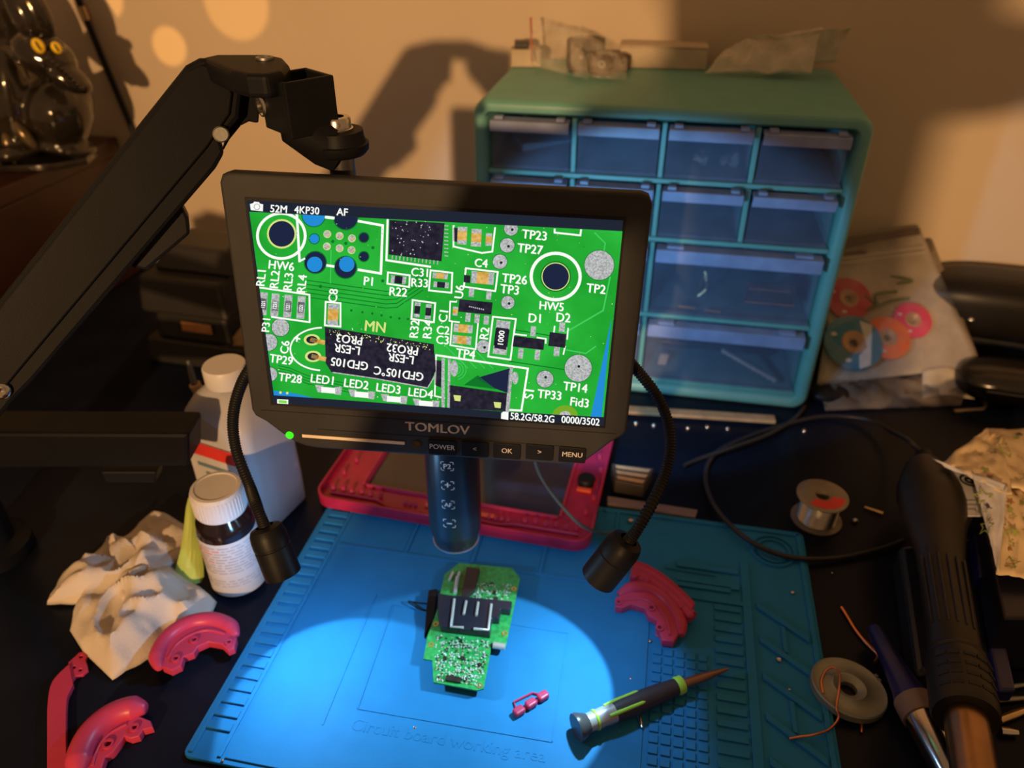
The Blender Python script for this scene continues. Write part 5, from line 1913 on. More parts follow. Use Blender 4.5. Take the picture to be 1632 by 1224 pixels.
# ================================================================== bags of wick reels leaning on the wall
bl_, br2, tr_ = P(1298, 602, 0.018), P(1562, 584, 0.026), PW(1462, 366, 0.012)
bn = (br2 - bl_).cross(tr_ - bl_).normalized()
if bn.dot(CAM - bl_) < 0:
    bn = -bn
def bgp(px, py, off=0.0):
    return PP(px, py, bl_ + bn * off, bn)


def sheet_poly(name, pxs, m, parent, off, amp=0.002, seed=1.0, nu=20, nv=20):
    tl, tr2, b_r, b_l = pxs
    def fn(u, v):
        x = (tl[0] + (tr2[0] - tl[0]) * u) * (1 - v) + (b_l[0] + (b_r[0] - b_l[0]) * u) * v
        y = (tl[1] + (tr2[1] - tl[1]) * u) * (1 - v) + (b_l[1] + (b_r[1] - b_l[1]) * u) * v
        g = fold_noise(u * 3, v * 3, seed, 1.0)
        return bgp(x, y, off + amp * (g - 0.5))
    mb = MB(); mb.grid(fn, nu, nv)
    return mb.build(name, m, parent, smooth=40, solid=0.0003)


RB = thing('reel_bag', 'clear hanging zip bag of coloured wick reels leaning on the wall', 'plastic bag')
M_BACKFILM = film('grey_back_film', (0.52, 0.46, 0.40), 0.8, 0.3, 0.15, 12)
sheet_poly('back_film', [(1336, 400), (1466, 364), (1565, 584), (1302, 614)], M_BACKFILM, RB, 0.0, 0.004, 2.0)
sheet_poly('front_film', [(1336, 400), (1466, 364), (1565, 584), (1302, 614)], film('thin_clear_film', (0.75, 0.72, 0.66), 0.05, 0.14, 0.8, 45), RB, 0.012, 0.006, 6.0)
mb = MB(); q = [bgp(*p, 0.0135) for p in [(1345, 380), (1465, 362), (1466, 374), (1345, 393)]]
mb.prism(q, bn * 0.0006); tag(mb.build('header_strip', mat('dark_header', (0.12, 0.09, 0.07), 0.5), RB), 'dark header strip')
mb = MB(); q = [bgp(*p, 0.0135) for p in [(1345, 403), (1372, 398), (1382, 401), (1380, 406), (1360, 407), (1345, 409)]]
mb.prism(q, bn * 0.0006); tag(mb.build('hang_hole', mat('dark_header', (0.12, 0.09, 0.07)), RB), 'dark hang hole')
for ya, yb in ((412, 402), (420, 410)):
    mb = MB(); mb.tube([bgp(1338, ya, 0.0145), bgp(1474, yb - 8, 0.0145)], 0.0009, 6); mb.build('zip_track', mat('pale_track', (0.6, 0.54, 0.46), 0.4), RB)
RB2 = thing('dark_zip_bag', 'second smoky zip bag hanging behind the reel bag', 'plastic bag')
sheet_poly('film', [(1420, 392), (1486, 382), (1572, 600), (1500, 640)], film('smoky_film', (0.3, 0.24, 0.18), 0.55, 0.25), RB2, -0.006, 0.003, 9.0)
mb = MB(); q = [bgp(*p, -0.004) for p in [(1473, 384), (1484, 382), (1487, 400), (1478, 404)]]
mb.prism(q, bn * 0.0005); mb.build('header_strip', mat('dark_header', (0.12, 0.09, 0.07)), RB2)
RB3 = thing('crinkled_bag', 'crinkled glossy bag lying under the reel bag on the desk', 'plastic bag')
def fl_(u, v):
    p = P(1305 + 250 * u, 612 - 22 * u, 0.014).lerp(P(1315 + 215 * u, 655 - 8 * u, 0.002), v)
    g = fold_noise(p.x, p.y, 3.3, 40)
    return p + Vector((0, 0, 0.010 * g * math.sin(math.pi * (0.15 + 0.8 * v))))
mb = MB(); mb.grid(fl_, 34, 10)
mb.build('film', film('smoky_gloss_film', (0.35, 0.3, 0.26), 0.3, 0.1), RB3, smooth=40, solid=0.0004)
mb = MB()
mb.grid(lambda u, v: P(1470 + 95 * u, 590 - 4 * u + 45 * v, 0.024 - 0.018 * v) + Vector((0, 0, .004 * math.sin(5 * u))), 8, 6)
mb.build('flap', M_FILM2, RB3, smooth=40, solid=0.0004)


def reel(label, px, py, rx, m, extra=None, off=0.004):
    c = bgp(px, py, off)
    e = bgp(px + rx, py, off)
    r = (e - c).length
    t = thing('wick_reel', label, 'reel', group='wick reels in the bag')
    mb = MB()
    mb.lathe([(r * 0.42, 0.0), (r, 0.0), (r, 0.0045), (r * 0.95, 0.005), (r * 0.42, 0.005)], c, bn, 40, cap=False)
    mb.build('disc', m, t, smooth=30)
    mb = MB()
    mb.lathe([(r * 0.15, 0.0), (r * 0.42, 0.0), (r * 0.42, 0.0055), (r * 0.36, 0.006), (r * 0.16, 0.003), (r * 0.15, 0.0)], c, bn, 32, cap=False)
    mb.build('hub', mat('copper_hub', (0.5, 0.3, 0.18), 0.45, 0.2), t, smooth=30)
    xd = (e - c).normalized(); yd = bn.cross(xd)
    mb = MB()
    for a in (2.7, 4.3):
        o_ = c + (xd * math.cos(a) + yd * math.sin(a)) * r * 0.72 + bn * 0.0052
        mb.lathe([(r * 0.11, 0.0), (r * 0.11, 0.0003)], o_, bn, 16, squash=0.6)
    mb.build('print_spot', M_WHITE, t)
    if extra:
        mb = MB()
        pts = []
        for a in (0.9, 1.1, 1.3):
            pts.append(c + (xd * math.cos(a) + yd * math.sin(a)) * r * 0.97 + bn * 0.0052)
        q = [c + (xd * a + yd * b) * r + bn * 0.0052 for a, b in ((0.30, 0.80), (0.72, 0.62), (0.45, -0.85), (0.05, -0.98), (0.10, -0.50), (0.42, -0.18))]
        mb.prism(q, bn * 0.0003)
        tag(mb.build('white_wedge', M_WHITE, t), 'cream printed wedge')
    return t


M_RB = mat('reel_blue', (0.02, 0.20, 0.34), 0.4); M_RO = mat('reel_orange', (0.80, 0.16, 0.05), 0.4); M_RP = mat('reel_magenta', (0.72, 0.02, 0.14), 0.4); M_RR = mat('reel_red', (0.50, 0.02, 0.06), 0.4)
reel('wick reel with red face, partly hidden by the cabinet edge', 1350, 478, 36, M_RR, off=0.0015)
reel('wick reel with magenta face at the upper right of the bag', 1452, 512, 30, M_RP, off=0.0015)
reel('wick reel with orange face between the blue and magenta ones', 1412, 540, 36, M_RO, off=0.0035)
reel('wick reel with blue face and cream wedge, front of the bag', 1358, 548, 46, M_RB, True, off=0.0065)
mb = MB()
for pts in ([(1378, 470), (1400, 488), (1395, 470), (1430, 465)], [(1380, 495), (1420, 480), (1450, 476)], [(1420, 440), (1455, 448), (1430, 452)]):
    mb.tube(spline([bgp(x, y, 0.006) for x, y in pts], 6), 0.0016, 6)
tag(mb.build('green_wire', mat('olive_green', (0.08, 0.14, 0.05), 0.5)), 'olive green wire ends inside the reel bag', 'wire')

# ================================================================== black things at the right edge by the wall
M_GLOSSB = mat('gloss_black', (0.012, 0.011, 0.011), 0.22)
def pad(name, label, cat_, px, Y, z0, size, rot, m=M_GLOSSB, power=3.0, parts=True):
    """cushioned shell: superellipsoid"""
    c = px
    t = thing(name, label, cat_, (c.x, c.y, z0), rot)
    def fn(u, v):
        th_, ph = 2 * math.pi * u, math.pi * v
        e = 2 / power
        s_ = lambda w: math.copysign(abs(w) ** e, w)
        return Vector((size[0] * s_(math.cos(th_)) * abs(math.sin(ph)) ** e, size[1] * s_(math.sin(th_)) * abs(math.sin(ph)) ** e, size[2] - size[2] * s_(math.cos(ph))))
    mb = MB(); mb.grid(fn, 40, 20)
    mb.build('shell', m, t, smooth=180, weld=True)
    return t


pc = P(1585, 640, 0.0)
t = pad('black_case', 'large black rounded case at the right edge against the wall', 'case', Vector((0.605, 0.845, 0)), 0, 0.030, (0.105, 0.045, 0.038), rad(-18), mat('satin_black', (0.011, 0.009, 0.008), 0.4, spec=0.3), 3.2)
mb = MB(); mb.ellipsoid((-0.045, -0.0435, 0.030), (0.004, 0.003, 0.004), None, 12, 8); mb.build('stud', M_CHROME, t, smooth=180)
mb = MB(); mb.box((0.0, 0.004, 0.0), (0.15, 0.06, 0.0296)); o = mb.build('foot_block', M_BLACK, t, bevel=0.004); o.location = (0, 0, -0.0148)
t = pad('black_pouch', 'rounded glossy black pouch below the large black case', 'case', Vector((0.565, 0.742, 0)), 0, 0.0006, (0.055, 0.035, 0.021), rad(-14), M_GLOSSB, 2.6)
mb = MB(); mb.tube([(-0.03, -0.0335, 0.024), (0.0, -0.0352, 0.024), (0.03, -0.0335, 0.024)], 0.0006, 6); mb.build('zip', M_DULL, t)
mb = MB()
ak = [P(1520, 655, 0.0022), P(1566, 652, 0.0022), P(1571, 646, 0.0022), P(1556, 622, 0.0022)]
mb.tube(ak, 0.0021, 6)
tag(mb.build('hex_key', mat('dull_brass_key', (0.34, 0.26, 0.19), 0.4, 0.7), smooth=50), 'L-shaped hex key below the reel bags', 'hex key')
t = pad('rubber_foot_pad', 'round dark rubber pad half hidden by the cabinet corner', 'pad', P(1318, 636, 0), 0, 0.0004, (0.022, 0.016, 0.008), 0, M_RUBBER, 2.4)

# stick in front of the cabinet with small shiny screws
sk0, sk1 = P(962, 658, 0.004), P(1236, 676, 0.004)
mb = MB()
ddd = (sk1 - sk0).normalized(); pe = Vector((-ddd.y, ddd.x, 0))
mb.prism([sk0, sk1, sk1 + pe * 0.012, sk0 + pe * 0.012], (0, 0, 0.004))
tag(mb.build('wood_stick', M_TAN, bevel=0.0008), 'long tan wooden stick lying along the cabinet foot', 'stick')
for k, x in enumerate((1012, 1040, 1094, 1125, 1157, 1278)):
    c = P(x, 668 + (x - 960) * 0.035 + (4 if x > 1200 else 2) + (k * 7 % 5), 0.0)
    mb = MB()
    mb.lathe([(0.0028, 0.0), (0.0028, 0.0016), (0.0016, 0.0030), (0.0, 0.0030)], c + Vector((0, -0.006, 0.0004)), (0, 0, 1), 14, cap=False)
    tag(mb.build('screw', M_CHROME, smooth=50), ('leftmost small shiny screw before the wooden stick', 'second shiny screw from the left before the wooden stick', 'third shiny screw from the left before the wooden stick', 'fourth shiny screw from the left before the wooden stick', 'fifth shiny screw from the left before the wooden stick', 'lone shiny screw right of the stick near the cabinet corner')[k], 'screw', 'screws before the stick')
# striped carton and grey ruler behind the mat
c = P(1000, 765, 0)
SB_ = thing('card_sleeve', 'small tan striped card sleeve right of the pink bezel', 'box')
q = [P(975, 738, 0.016), P(1042, 746, 0.016), P(1026, 775, 0.016), P(980, 766, 0.016)]
mb = MB(); mb.prism(q, (0, 0, -0.0155)); mb.build('sleeve', mat('dark_card', (0.05, 0.04, 0.035), 0.6), SB_, bevel=0.001)
for k in range(3):
    a, b = q[0].lerp(q[3], 0.12 + 0.3 * k), q[1].lerp(q[2], 0.12 + 0.3 * k)
    a2, b2 = q[0].lerp(q[3], 0.27 + 0.3 * k), q[1].lerp(q[2], 0.27 + 0.3 * k)
    mb = MB(); mb.prism([p + Vector((0, 0, .0002)) for p in (a.lerp(b, .08), a.lerp(b, .95), a2.lerp(b2, .92), a2.lerp(b2, .1))], (0, 0, 0.0005)); mb.build('stripe', M_TAN, SB_)
q = [P(968, 790, 0.006), P(1112, 812, 0.006), P(1108, 824, 0.006), P(968, 802, 0.006)]
mb = MB(); mb.prism(q, (0, 0, -0.0050))
o = tag(mb.build('steel_ruler', mat('brown_grey_metal', (0.26, 0.2, 0.19), 0.45, 0.3), bevel=0.0008), 'flat brownish metal bar along the top edge of the mat', 'ruler')

# ================================================================== solder spool
sp0 = P(1300, 828, 0.0)
SPL = thing('solder_spool', 'spool of bright solder wire with a red label', 'spool', (sp0.x, sp0.y, 0.0004), 0)
M_CLEARSP = mat('clear_spool_plastic', (0.20, 0.165, 0.12), 0.2, var=0.15)
tl_ = Vector((0.10, 0.06, 1)).normalized()
H_ = 0.030
for z, nm in ((0.0, 'flange'), (H_ - 0.0022, 'flange')):
    mb = MB(); mb.lathe([(0.0075, 0), (0.0215, 0), (0.0228, 0.0005), (0.0228, 0.0018), (0.0215, 0.0022), (0.0075, 0.0022), (0.0075, 0)], (0, 0, z), (0, 0, 1), 44, cap=False)
    mb.build(nm, M_CLEARSP, SPL, smooth=40)
mb = MB()
prof = []
nw = 22
for k in range(nw * 4 + 1):
    z = 0.0024 + (H_ - 0.0048) * k / (nw * 4)
    prof.append((0.0172 + 0.0005 * abs(math.sin(math.pi * k / 4)), z))
mb.lathe(prof, (0, 0, 0), (0, 0, 1), 44, cap=False)
tag(mb.build('solder_winding', mat('solder', (0.72, 0.68, 0.6), 0.25, 1.0), SPL, smooth=60), 'bright wound solder')
mb = MB(); mb.lathe([(0.0075, 0), (0.0075, H_ - 0.0004), (0.0062, H_ - 0.0004), (0.0062, 0)], (0, 0, 0), (0, 0, 1), 28, cap=False); mb.build('core', M_CLEARSP, SPL, smooth=40)
mb = MB()
for rr0, rr1, a0, a1 in ((0.0085, 0.0195, -2.5, -0.35),):
    mb.grid(lambda u, v: ((rr0 + (rr1 - rr0) * v) * math.cos(a0 + (a1 - a0) * u), (rr0 + (rr1 - rr0) * v) * math.sin(a0 + (a1 - a0) * u), H_ + 0.0003), 16, 1)
tag(mb.build('red_label', mat('label_red', (0.6, 0.035, 0.03)), SPL), 'red half-ring label')

# ================================================================== wire reel plate with copper offcuts
RD = thing('reel_plate', 'grey metal reel plate with a centre hole on the desk', 'metal disc')
rc = P(1352, 1098, 0.004)
mb = MB()
mb.lathe([(0.0062, -0.001), (0.0062, 0.0005), (0.0105, 0.0032), (0.0120, 0.0034), (0.0140, 0.0020), (0.0235, 0.0020), (0.0262, 0.0030), (0.0270, 0.0020), (0.0268, -0.0032), (0.0062, -0.0032), (0.0062, -0.001)], rc, (0.10, 0.06, 1), 48, cap=False)
mb.build('plate', mat('grey_zinc', (0.30, 0.32, 0.28), 0.45, 0.5, var=0.15), RD, smooth=40)
for x, y in ((1298, 1081), (1405, 1128), (1400, 1085), (1395, 1078)):
    mb = MB(); mb.box(P(x, y, 0.003), (0.004, 0.003, 0.002), Matrix.Rotation(0.5, 3, 'Z')); mb.build('edge_tab', mat('grey_zinc', (0.30, 0.32, 0.28)), RD, bevel=0.0005)
WC = [('curled copper wire draped over the metal disc onto the mat', [(1258, 1177, .006), (1275, 1174, .008), (1296, 1171, .009), (1320, 1163, .006), (1336, 1145, .006), (1333, 1128, .010), (1337, 1100, .013), (1338, 1075, .012), (1330, 1064, .010), (1317, 1068, .009), (1309, 1085, .0085), (1312, 1105, .0085)], 0.0009),
      ('copper wire offcut with a silver end above the metal disc', [(1341, 968, .0016), (1350, 982, .0016), (1362, 1002, .0016), (1376, 1020, .0016), (1396, 1040, .0016), (1399, 1048, .0016), (1394, 1056, .0016)], 0.0013),
      ('short copper wire end below the metal disc', [(1373, 1143, .0012), (1373, 1168, .0012)], 0.0011)]
for lbl, pts, r in WC:
    mb = MB(); mb.tube(spline([P(x, y, z) for x, y, z in pts], 6), r, 8)
    tag(mb.build('copper_wire', M_COPPER, smooth=60), lbl, 'wire')
# crumbs of solder
CR = [(1263, 946, 1.6), (1251, 995, 1.2), (1241, 1053, 2.0), (1258, 1100, 1.0), (1036, 1023, 1.4), (1005, 1083, 1.2), (1362, 832, 2.6), (1005, 832, 2.6), (1433, 972, 1.4), (1326, 914, 0.9), (328, 1175, 1.0), (355, 1213, 1.0), (661, 1161, 1.2)]
CRL = ['solder crumb near the upper right corner of the mat', 'faint solder crumb on the right strip of the mat below the dish', 'copper-tinted solder crumb on a slanted mat rib', 'solder crumb in a slanted tray of the mat',
       'solder crumb left of the flat pink grip on the mat', 'solder crumb above the screwdriver on the mat', 'large solder crumb on the desk beside the spool', 'large solder crumb behind the lamp head at the mat edge',
       'solder crumb beside the hot-air handle', 'speck of solder on the desk below the spool', 'solder crumb on the lower scale strip of the mat', 'solder crumb at the lower left corner of the mat', 'solder crumb beside the embossed lettering on the mat']
for k, (x, y, r) in enumerate(CR):
    zt = 0.0032 if 330 < x < 1275 else 0.0002
    c = P(x, y, zt)
    r *= 0.001
    mb = MB(); mb.ellipsoid(c + Vector((0, 0, r * 0.75)), (r * 1.15, r, r * 0.75), Matrix.Rotation(k, 3, 'Z'), 10, 7)
    tag(mb.build('solder_crumb', M_CHROME, smooth=180), CRL[k], 'crumb', 'solder crumbs')
mb = MB(); mb.tube([P(1019, 1142, MZ + .001), P(1023, 1160, MZ + .001)], [0.0014, 0.0008], 8)
tag(mb.build('screw', M_CHROME, smooth=60), 'single small screw below the screwdriver on the mat', 'screw')
mb = MB(); mb.tube([P(1378, 808, .002), P(1407, 818, .002)], [0.0009, 0.0016], 8)
tag(mb.build('wire_clipping', mat('brass', (0.7, 0.5, 0.25)), smooth=60), 'short brass clipping beside the solder spool', 'wire')

# ================================================================== hot-air handle in its stand
HA = thing('hot_air_gun', 'black hot-air rework handle with slotted nozzle collar', 'hot air gun')
h0, h1 = P(1480, 770, 0.050), P(1540, 1150, 0.070)
hx = (h1 - h0)
HLn = hx.length
hx.normalize()
M_HAND = mat('black_handle', (0.016, 0.013, 0.012), 0.42, spec=0.35, var=0.2)
mb = MB()
prof = [(0.010, -0.030), (0.0160, -0.029), (0.0180, -0.024), (0.021, -0.012), (0.0265, 0.012), (0.0275, 0.030), (0.0250, 0.055), (0.0205, 0.080), (0.0175, 0.105), (0.0165, HLn * 0.72), (0.0170, HLn * 0.80)]
mb.lathe(prof, h0, hx, 36, squash=0.8)
mb.build('handle', M_HAND, HA, smooth=40)
mb = MB()
for k in range(7):
    a = -2.4 + 0.28 * k
    s1 = Vector((0, 0, 1)).cross(hx).normalized(); s2 = hx.cross(s1)
    d = s1 * math.cos(a) + s2 * math.sin(a)
for k in range(6):
    a = 0.5 + 0.35 * k
    s1 = hx.cross(Vector((0, 0, 1))).normalized(); s2 = s1.cross(hx)
    o_ = (s1 * math.cos(a) + s2 * 0.8 * math.sin(a))
    mb = MB(); mb.tube([h0 + hx * (HLn * 0.45) + o_ * 0.0188, h0 + hx * (HLn * 0.72) + o_ * 0.0166], 0.0010, 6); mb.build('grip_rib', M_HAND, HA)
mb = MB()
c0_ = HLn * 0.80
mb.lathe([(0.0175, c0_), (0.0182, c0_ + 0.002), (0.0176, c0_ + 0.004), (0.0192, c0_ + 0.008), (0.0196, c0_ + 0.046), (0.0185, c0_ + 0.050), (0.012, c0_ + 0.050)], h0, hx, 36)
cl = mb.build('nozzle_collar', M_HAND, HA, smooth=35)
M_HOLE = mat('slot_black', (0.004, 0.004, 0.005), 0.6)
s1 = hx.cross(Vector((0, 0, 1))).normalized(); s2 = s1.cross(hx)
for row in range(4):
    for k, a in enumerate((0.75, 1.15, 1.62, 2.02, 2.42)):
        o_ = (s1 * math.cos(a) + s2 * math.sin(a))
        c = h0 + hx * (c0_ + 0.014 + row * 0.0085) + o_ * 0.0194
        R_m = Matrix((hx, o_.cross(hx), o_)).transposed()
        mb = MB(); mb.box(c, (0.0026, 0.0066, 0.0008), R_m); mb.build('vent_slot', M_HOLE, cl)
mb = MB(); mb.lathe([(0.0125, c0_ + 0.0502), (0.0125, c0_ + 0.11)], h0, hx, 32)
tag(mb.build('nozzle', mat('heat_stained_steel', (0.34, 0.20, 0.11), 0.3, 1.0, var=0.3, scale=25), HA, smooth=40), 'heat-stained steel nozzle')
for k, zz_ in ((0, -0.034), (1, -0.046)):
    mb = MB(); mb.lathe([(0.0085, 0), (0.0085, 0.009), (0.007, 0.0105)], h0 + hx * zz_, hx, 20); mb.build('strain_relief', M_RUBBER, HA, smooth=40)
ce = h0 - hx * 0.047
# stand: blue plastic station body under the handle
STN = thing('rework_station', 'dark blue plastic stand cradling the hot-air handle', 'stand')
M_NAVY = mat('navy_plastic', (0.010, 0.012, 0.10), 0.35)
mid = h0.lerp(h1, 0.62)
mb = MB()
q = [P(1420, 905, 0.0), P(1535, 890, 0.0), P(1560, 1090, 0.0), P(1445, 1110, 0.0)]
mb.prism([Vector((p.x, p.y, 0.0005)) for p in q], (0, 0, 0.026))
mb.build('stand_base', mat('dark_slate', (0.014, 0.018, 0.03), 0.3), STN, bevel=0.004)
for (px0, py0, px1, py1) in ((1552, 850, 1560, 920), (1578, 1030, 1592, 1100)):
    a, b = P(px0, py0, 0.04), P(px1, py1, 0.04)
    mb = MB(); mb.prism([a, b, b + Vector((0.012, 0, 0)), a + Vector((0.012, 0, 0))], (0, 0, -0.0135)); mb.build('cradle_arm', M_NAVY, STN, bevel=0.002)
# blue desoldering pen beside it, with a steel barrel
DP = thing('desoldering_pump', 'blue desoldering pump with polished steel barrel beside the stand', 'pump')
g0, g1, g2 = P(1392, 1000, 0.016), P(1460, 1125, 0.016), P(1520, 1270, 0.016)
gx = (g1 - g0).normalized()
mb = MB(); mb.lathe([(0.004, 0.0), (0.006, 0.004), (0.0075, 0.03), (0.0105, (g1 - g0).length * 0.8), (0.0125, (g1 - g0).length * 0.92)], g0, gx, 28); mb.build('pump_body', M_NAVY, DP, smooth=40)
Lg = (g1 - g0).length
mb = MB(); mb.lathe([(0.0130, Lg * 0.92), (0.0135, Lg * 0.94), (0.0135, Lg * 0.94 + 0.013), (0.0125, Lg * 0.94 + 0.0135)], g0, gx, 28); tag(mb.build('collar', mat('brown_collar', (0.22, 0.15, 0.12), 0.4), DP, smooth=40), 'brown collar')
mb = MB(); mb.lathe([(0.0122, Lg * 0.94 + 0.0136), (0.0122, Lg + 0.10), (0.010, Lg + 0.104)], g0, gx, 28); tag(mb.build('barrel', mat('polished_barrel', (0.5, 0.47, 0.5), 0.16, 1.0), DP, smooth=40), 'polished steel barrel')
# bits of metal in the lower right corner
for k, (a, b, r, m, lbl) in enumerate((((1588, 1098), (1640, 1090), .0022, M_DULL, 'grey flat tweezer arm at the right edge, upper one'), ((1590, 1116), (1640, 1112), .0022, M_DULL, 'grey flat tweezer arm at the right edge, lower one'),
                                     ((1592, 1148), (1645, 1128), .0030, mat('brass', (0.7, 0.5, 0.25)), 'brass nozzle piece at the lower right corner'), ((1595, 1165), (1622, 1168), .0030, M_CHROME, 'chrome clip at the lower right corner'))):
    mb = MB(); mb.tube([P(*a, r + .0004), P((a[0] + b[0]) / 2, (a[1] + b[1]) / 2, r + .0004), P(*b, r + .0004)], [r, r, r * 0.7], 10)
    tag(mb.build(('tweezer_arm', 'tweezer_arm', 'brass_nozzle', 'chrome_clip')[k], m, smooth=50), lbl, ('tweezers', 'tweezers', 'nozzle', 'clip')[k])

# ================================================================== star-printed paper wrapper
SWp = thing('star_wrapper', 'torn cream paper wrapper printed with little stars', 'wrapper')
M_STARPAPER = mat('cream_star_paper', (0.74, 0.58, 0.36), 0.7, var=0.05, bump=0.15, bscale=300)
M_LINING = mat('white_lining', (0.62, 0.62, 0.66), 0.6)


def sheet3(name, corners, m, parent, amp=0.004, seed=1.0, nu=18, nv=18, fsn=3.0):
    tl, tr2, b_r, b_l = [P(x, y, z) for x, y, z in corners]
    def fn(u, v):
        p = tl.lerp(tr2, u).lerp(b_l.lerp(b_r, u), v)
        g = fold_noise(u * fsn, v * fsn, seed, 1.0)
        return p + Vector((0, 0, amp * (g - 0.5)))
    mb = MB(); mb.grid(fn, nu, nv)
    mb.build(name, m, parent, smooth=45, solid=0.0003)
    return fn


f1 = sheet3('main_panel', [(1600, 780, .075), (1700, 770, .072), (1700, 935, .066), (1587, 916, .068)], M_STARPAPER, SWp, 0.006, 2.0)
f2 = sheet3('upper_flap', [(1574, 681, .070), (1720, 690, .066), (1720, 800, .078), (1612, 778, .082)], M_STARPAPER, SWp, 0.005, 4.0)
f3 = sheet3('torn_edge', [(1572, 684, .072), (1600, 700, .074), (1612, 790, .084), (1500, 738, .074)], M_STARPAPER, SWp, 0.006, 6.0)
f4 = sheet3('lining', [(1484, 730, .074), (1602, 772, .085), (1598, 782, .084), (1506, 744, .074)], M_LINING, SWp, 0.002, 7.0, 18, 4)
f5 = sheet3('inner_fold', [(1548, 752, .080), (1606, 772, .083), (1590, 915, .071), (1572, 840, .074)], M_LINING, SWp, 0.003, 3.0)
st_k = MB(); st_g = MB(); st_b = MB()
random.seed(21)


def star(mb, fn, u, v, r, rot, outline=True):
    pts, inn = [], []
    du = 0.01
    c = fn(u, v)
    ex = (fn(min(u + .02, 1), v) - c).normalized(); ey = (fn(u, min(v + .02, 1)) - c); ey = (ey - ex * ey.dot(ex)).normalized()
    nz_ = ex.cross(ey)
    nz_ = nz_ if nz_.z > 0 else -nz_
    for k in range(10):
        a = rot + k * math.pi / 5
        rr = r if k % 2 == 0 else r * 0.48
        pts.append(c + (ex * math.cos(a) + ey * math.sin(a)) * rr + nz_ * 0.0011)
        inn.append(c + (ex * math.cos(a) + ey * math.sin(a)) * (rr * 0.72) + nz_ * 0.0011)
    if outline:
        mb.add(pts + inn, [(k, (k + 1) % 10, 10 + (k + 1) % 10, 10 + k) for k in range(10)])
    else:
        mb.add(pts + [c + nz_ * 0.0011], [(k, (k + 1) % 10, 10) for k in range(10)])


for fn, cnt in ((f1, 22), (f2, 14), (f3, 7), (f5, 6)):
    for k in range(cnt):
        u, v = random.uniform(0.08, 0.6 if fn in (f1, f2) else 0.92), random.uniform(0.06, 0.94)
        big = random.random() < 0.22
        star(random.choice((st_k, st_g, st_b)) if not big else st_g, fn, u, v, 0.0085 if big else random.uniform(0.0028, 0.0044), random.uniform(0, 6), big or random.random() < 0.6)
for mb_, m, nm in ((st_k, mat('star_black', (0.05, 0.05, 0.07), 0.6), 'dark_stars'), (st_g, mat('star_green', (0.28, 0.33, 0.08), 0.6), 'green_stars'), (st_b, mat('star_brown', (0.3, 0.14, 0.05), 0.6), 'brown_stars')):
    o = mb_.build(nm, m, SWp)
    o['kind'] = 'stuff'
cd_ = thing('printed_card', 'white printed card with a dark emblem under the torn wrapper', 'card')
q = [P(1495, 742, .062), P(1568, 752, .062), P(1574, 822, .062), P(1535, 822, .062)]
mb = MB(); mb.prism(q, (0, 0, -0.0010)); mb.build('card', M_LINING, cd_)
cc = P(1545, 766, 0.0624)
for r0, r1 in ((0.0062, 0.0080), (0.0018, 0.0042)):
    mb = MB(); mb.lathe([(r0, 0), (r1, 0), (r1, 0.0002), (r0, 0.0002)], cc, (0, 0, 1), 24, cap=False); mb.build('emblem_ring', M_RUBBER, cd_)
mb = MB()
for k in range(3):
    a = P(1538, 798 + 7 * k, .0624); mb.box(a + Vector((0.004, 0, 0)), (0.016 - 0.003 * k, 0.0016, 0.0002))
mb.build('printed_rule', mat('grey_ink', (0.36, 0.36, 0.42)), cd_)
# box that carries the wrapper
BX = thing('navy_box', 'dark navy box under the star wrapper at the right edge', 'box')
mb = MB()
q = [P(1560, 800, 0.058), P(1720, 800, 0.058), P(1720, 985, 0.058), P(1600, 985, 0.058)]
mb.prism(q, (0, 0, -0.0575)); mb.build('carton', mat('navy_card', (0.012, 0.012, 0.028), 0.35), BX, bevel=0.002)

# ================================================================== cables
cable('black cable looping from the hot-air handle round behind the solder spool',
      [ce, ce + Vector((-0.008, 0.018, 0.004)), P(1425, 690, 0.02), P(1380, 668, 0.008), P(1310, 664, 0.004), P(1240, 680, 0.004), P(1170, 705, 0.004), P(1135, 728, 0.004),
       P(1124, 760, 0.004), P(1135, 800, 0.008), P(1165, 838, 0.010), P(1205, 868, 0.010), P(1260, 888, 0.008), P(1330, 890, 0.004), P(1400, 876, 0.004), P(1440, 862, 0.004)], 0.0024, M_CABLE)
cable('second black cable running from the cabinet corner to the mat', [P(1282, 648, 0.004), P(1265, 668, 0.004), P(1225, 692, 0.007), P(1170, 712, 0.010), P(1110, 733, 0.004), P(1090, 742, 0.004)], 0.0022, M_CABLE)
cable('thin blue-grey lead hanging from the screen to the mat edge', [PY(850, 725, 0.46), PY(862, 760, 0.475), PY(890, 800, 0.48), PY(925, 836, 0.48), P(960, 850, 0.012), P(985, 846, 0.008)], 0.0015, mat('blue_grey_lead', (0.06, 0.10, 0.15), 0.4), 'lead')
# added unseen narrow spots, standing in for warm reflected glints on the wall
for (px, py, deg, e_) in ((270, 74, 1.15, 150), (376, 4, 2.1, 110), (172, 0, 1.0, 150)):
    tgt = PW(px, py)
    lamp('added_glint_spot', 'SPOT', LAMP_POS + Vector((-0.12, 0.1, 0.16)), e_, (1.0, 0.5, 0.12), 0.004, tgt, rad(deg), 0.25)
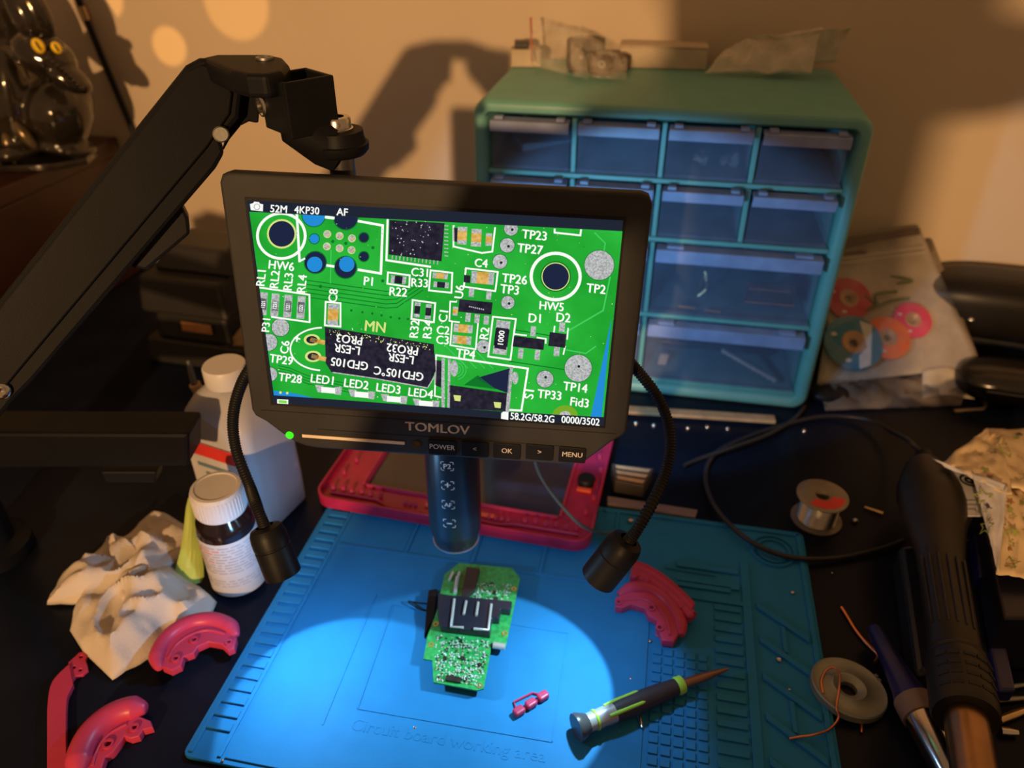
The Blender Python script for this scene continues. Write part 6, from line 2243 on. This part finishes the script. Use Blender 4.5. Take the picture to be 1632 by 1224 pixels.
# ================================================================== the photographer, outside the frame behind the lens
PH = thing('phone', 'dark phone held up in two hands', 'phone', M=Matrix.Translation(CAM) @ Matrix.Rotation(math.pi / 2 - PITCH, 4, 'X'))
plate('phone_body', round_rect(-0.075, -0.050, 0.085, 0.026, 0.010, 5), [], 0.008, M_BLACK, PH, bevel=0.001, z0=0.004)
PE = thing('person', 'seated person in a dark shirt holding the phone', 'person')
M_SKIN = mat('skin', (0.5, 0.3, 0.2), 0.55)
HX = -0.085
mb = MB()
V = Vector
mb.ellipsoid((HX, -0.37, 0.585), (0.077, 0.095, 0.118))
mb.ellipsoid((HX, -0.33, 0.50), (0.066, 0.06, 0.05))
mb.ellipsoid((HX, -0.268, 0.575), (0.014, 0.018, 0.024))
for s_ in (-1, 1):
    mb.ellipsoid((HX + s_ * 0.080, -0.375, 0.58), (0.012, 0.022, 0.032))
mb.tube([(HX, -0.40, 0.36), (HX, -0.385, 0.52)], 0.064, 16)
mb.tube([(HX, -0.44, -0.30), (HX, -0.44, -0.10), (HX, -0.43, 0.12), (HX, -0.42, 0.25), (HX, -0.41, 0.33)], [0.16, 0.15, 0.165, 0.15, 0.08], 20)
arms = {1: [V((HX + 0.19, -0.42, 0.26)), V((0.42, -0.25, 0.46)), V((0.172, -0.075, 0.485)), V((0.100, -0.030, 0.465))],
        -1: [V((HX - 0.19, -0.42, 0.26)), V((-0.31, -0.30, 0.08)), V((-0.130, -0.085, 0.415)), V((-0.085, -0.035, 0.448))]}
for s_ in (-1, 1):
    sh, el, wr, hn = arms[s_]
    mb.tube([V((HX + s_ * 0.08, -0.41, 0.28)), sh, sh.lerp(el, 0.5), el], [0.06, 0.056, 0.048, 0.040], 14)
    mb.tube([el, el.lerp(wr, 0.4), wr], [0.041, 0.040, 0.027], 14)
    mb.tube([wr, wr.lerp(hn, 0.5), hn], [0.028, 0.034, 0.030], 14)
    fd = V((-0.9, 0.25, 0.1)).normalized() if s_ > 0 else V((0.9, 0.25, 0.1)).normalized()
    fw = V((0.1, 0.0, 1.0)).normalized() if s_ > 0 else V((-0.1, 0.0, 1.0)).normalized()
    for k in range(4):
        b = hn + fw * (0.026 - 0.0175 * k) + fd * 0.01
        L_f = (0.070, 0.080, 0.074, 0.058)[k] * (1 if s_ > 0 else 0.55)
        mb.tube([b, b + fd * (L_f * 0.55) + V((0, 0.004, 0)), b + fd * L_f + V((0, 0.0, 0.006))], [0.0095, 0.009, 0.0075], 10)
    b = wr.lerp(hn, 0.6)
    mb.tube([b, b + fw * 0.03 + fd * 0.01, b + fw * 0.045 + fd * 0.035], [0.012, 0.010, 0.008], 10)
    kn, an = V((HX + s_ * 0.13, -0.08, -0.22)), V((HX + s_ * 0.13, -0.10, -0.66))
    mb.tube([V((HX + s_ * 0.09, -0.44, -0.26)), kn], [0.09, 0.065], 14)
    mb.tube([kn, kn.lerp(an, 0.35), an], [0.062, 0.058, 0.038], 14)
    mb.tube([an + V((0, -0.03, -0.05)), an + V((0, 0.16, -0.055))], [0.038, 0.030], 12)
mb.build('body', mat('dark_clothes', (0.03, 0.03, 0.04), 0.8), PE, remesh=0.0065)
mb = MB()
mb.ellipsoid((HX, -0.385, 0.615), (0.084, 0.098, 0.105))
mb.build('hair', mat('dark_hair', (0.02, 0.014, 0.01), 0.6), PE, smooth=180)
SL = thing('stool', 'plain dark stool under the person', 'stool')
mb = MB(); mb.lathe([(0.17, 0.0), (0.175, 0.01), (0.175, 0.03), (0.165, 0.04)], (HX, -0.46, -0.475), (0, 0, 1), 36); mb.build('seat', M_BLACK, SL, smooth=40)
for k in range(4):
    a = 0.785 + 1.571 * k
    mb = MB(); mb.tube([(HX + 0.12 * math.cos(a), -0.46 + 0.12 * math.sin(a), -0.474), (HX + 0.17 * math.cos(a), -0.46 + 0.17 * math.sin(a), -0.749)], 0.014, 10); mb.build('leg', M_BLACK, SL, smooth=40)
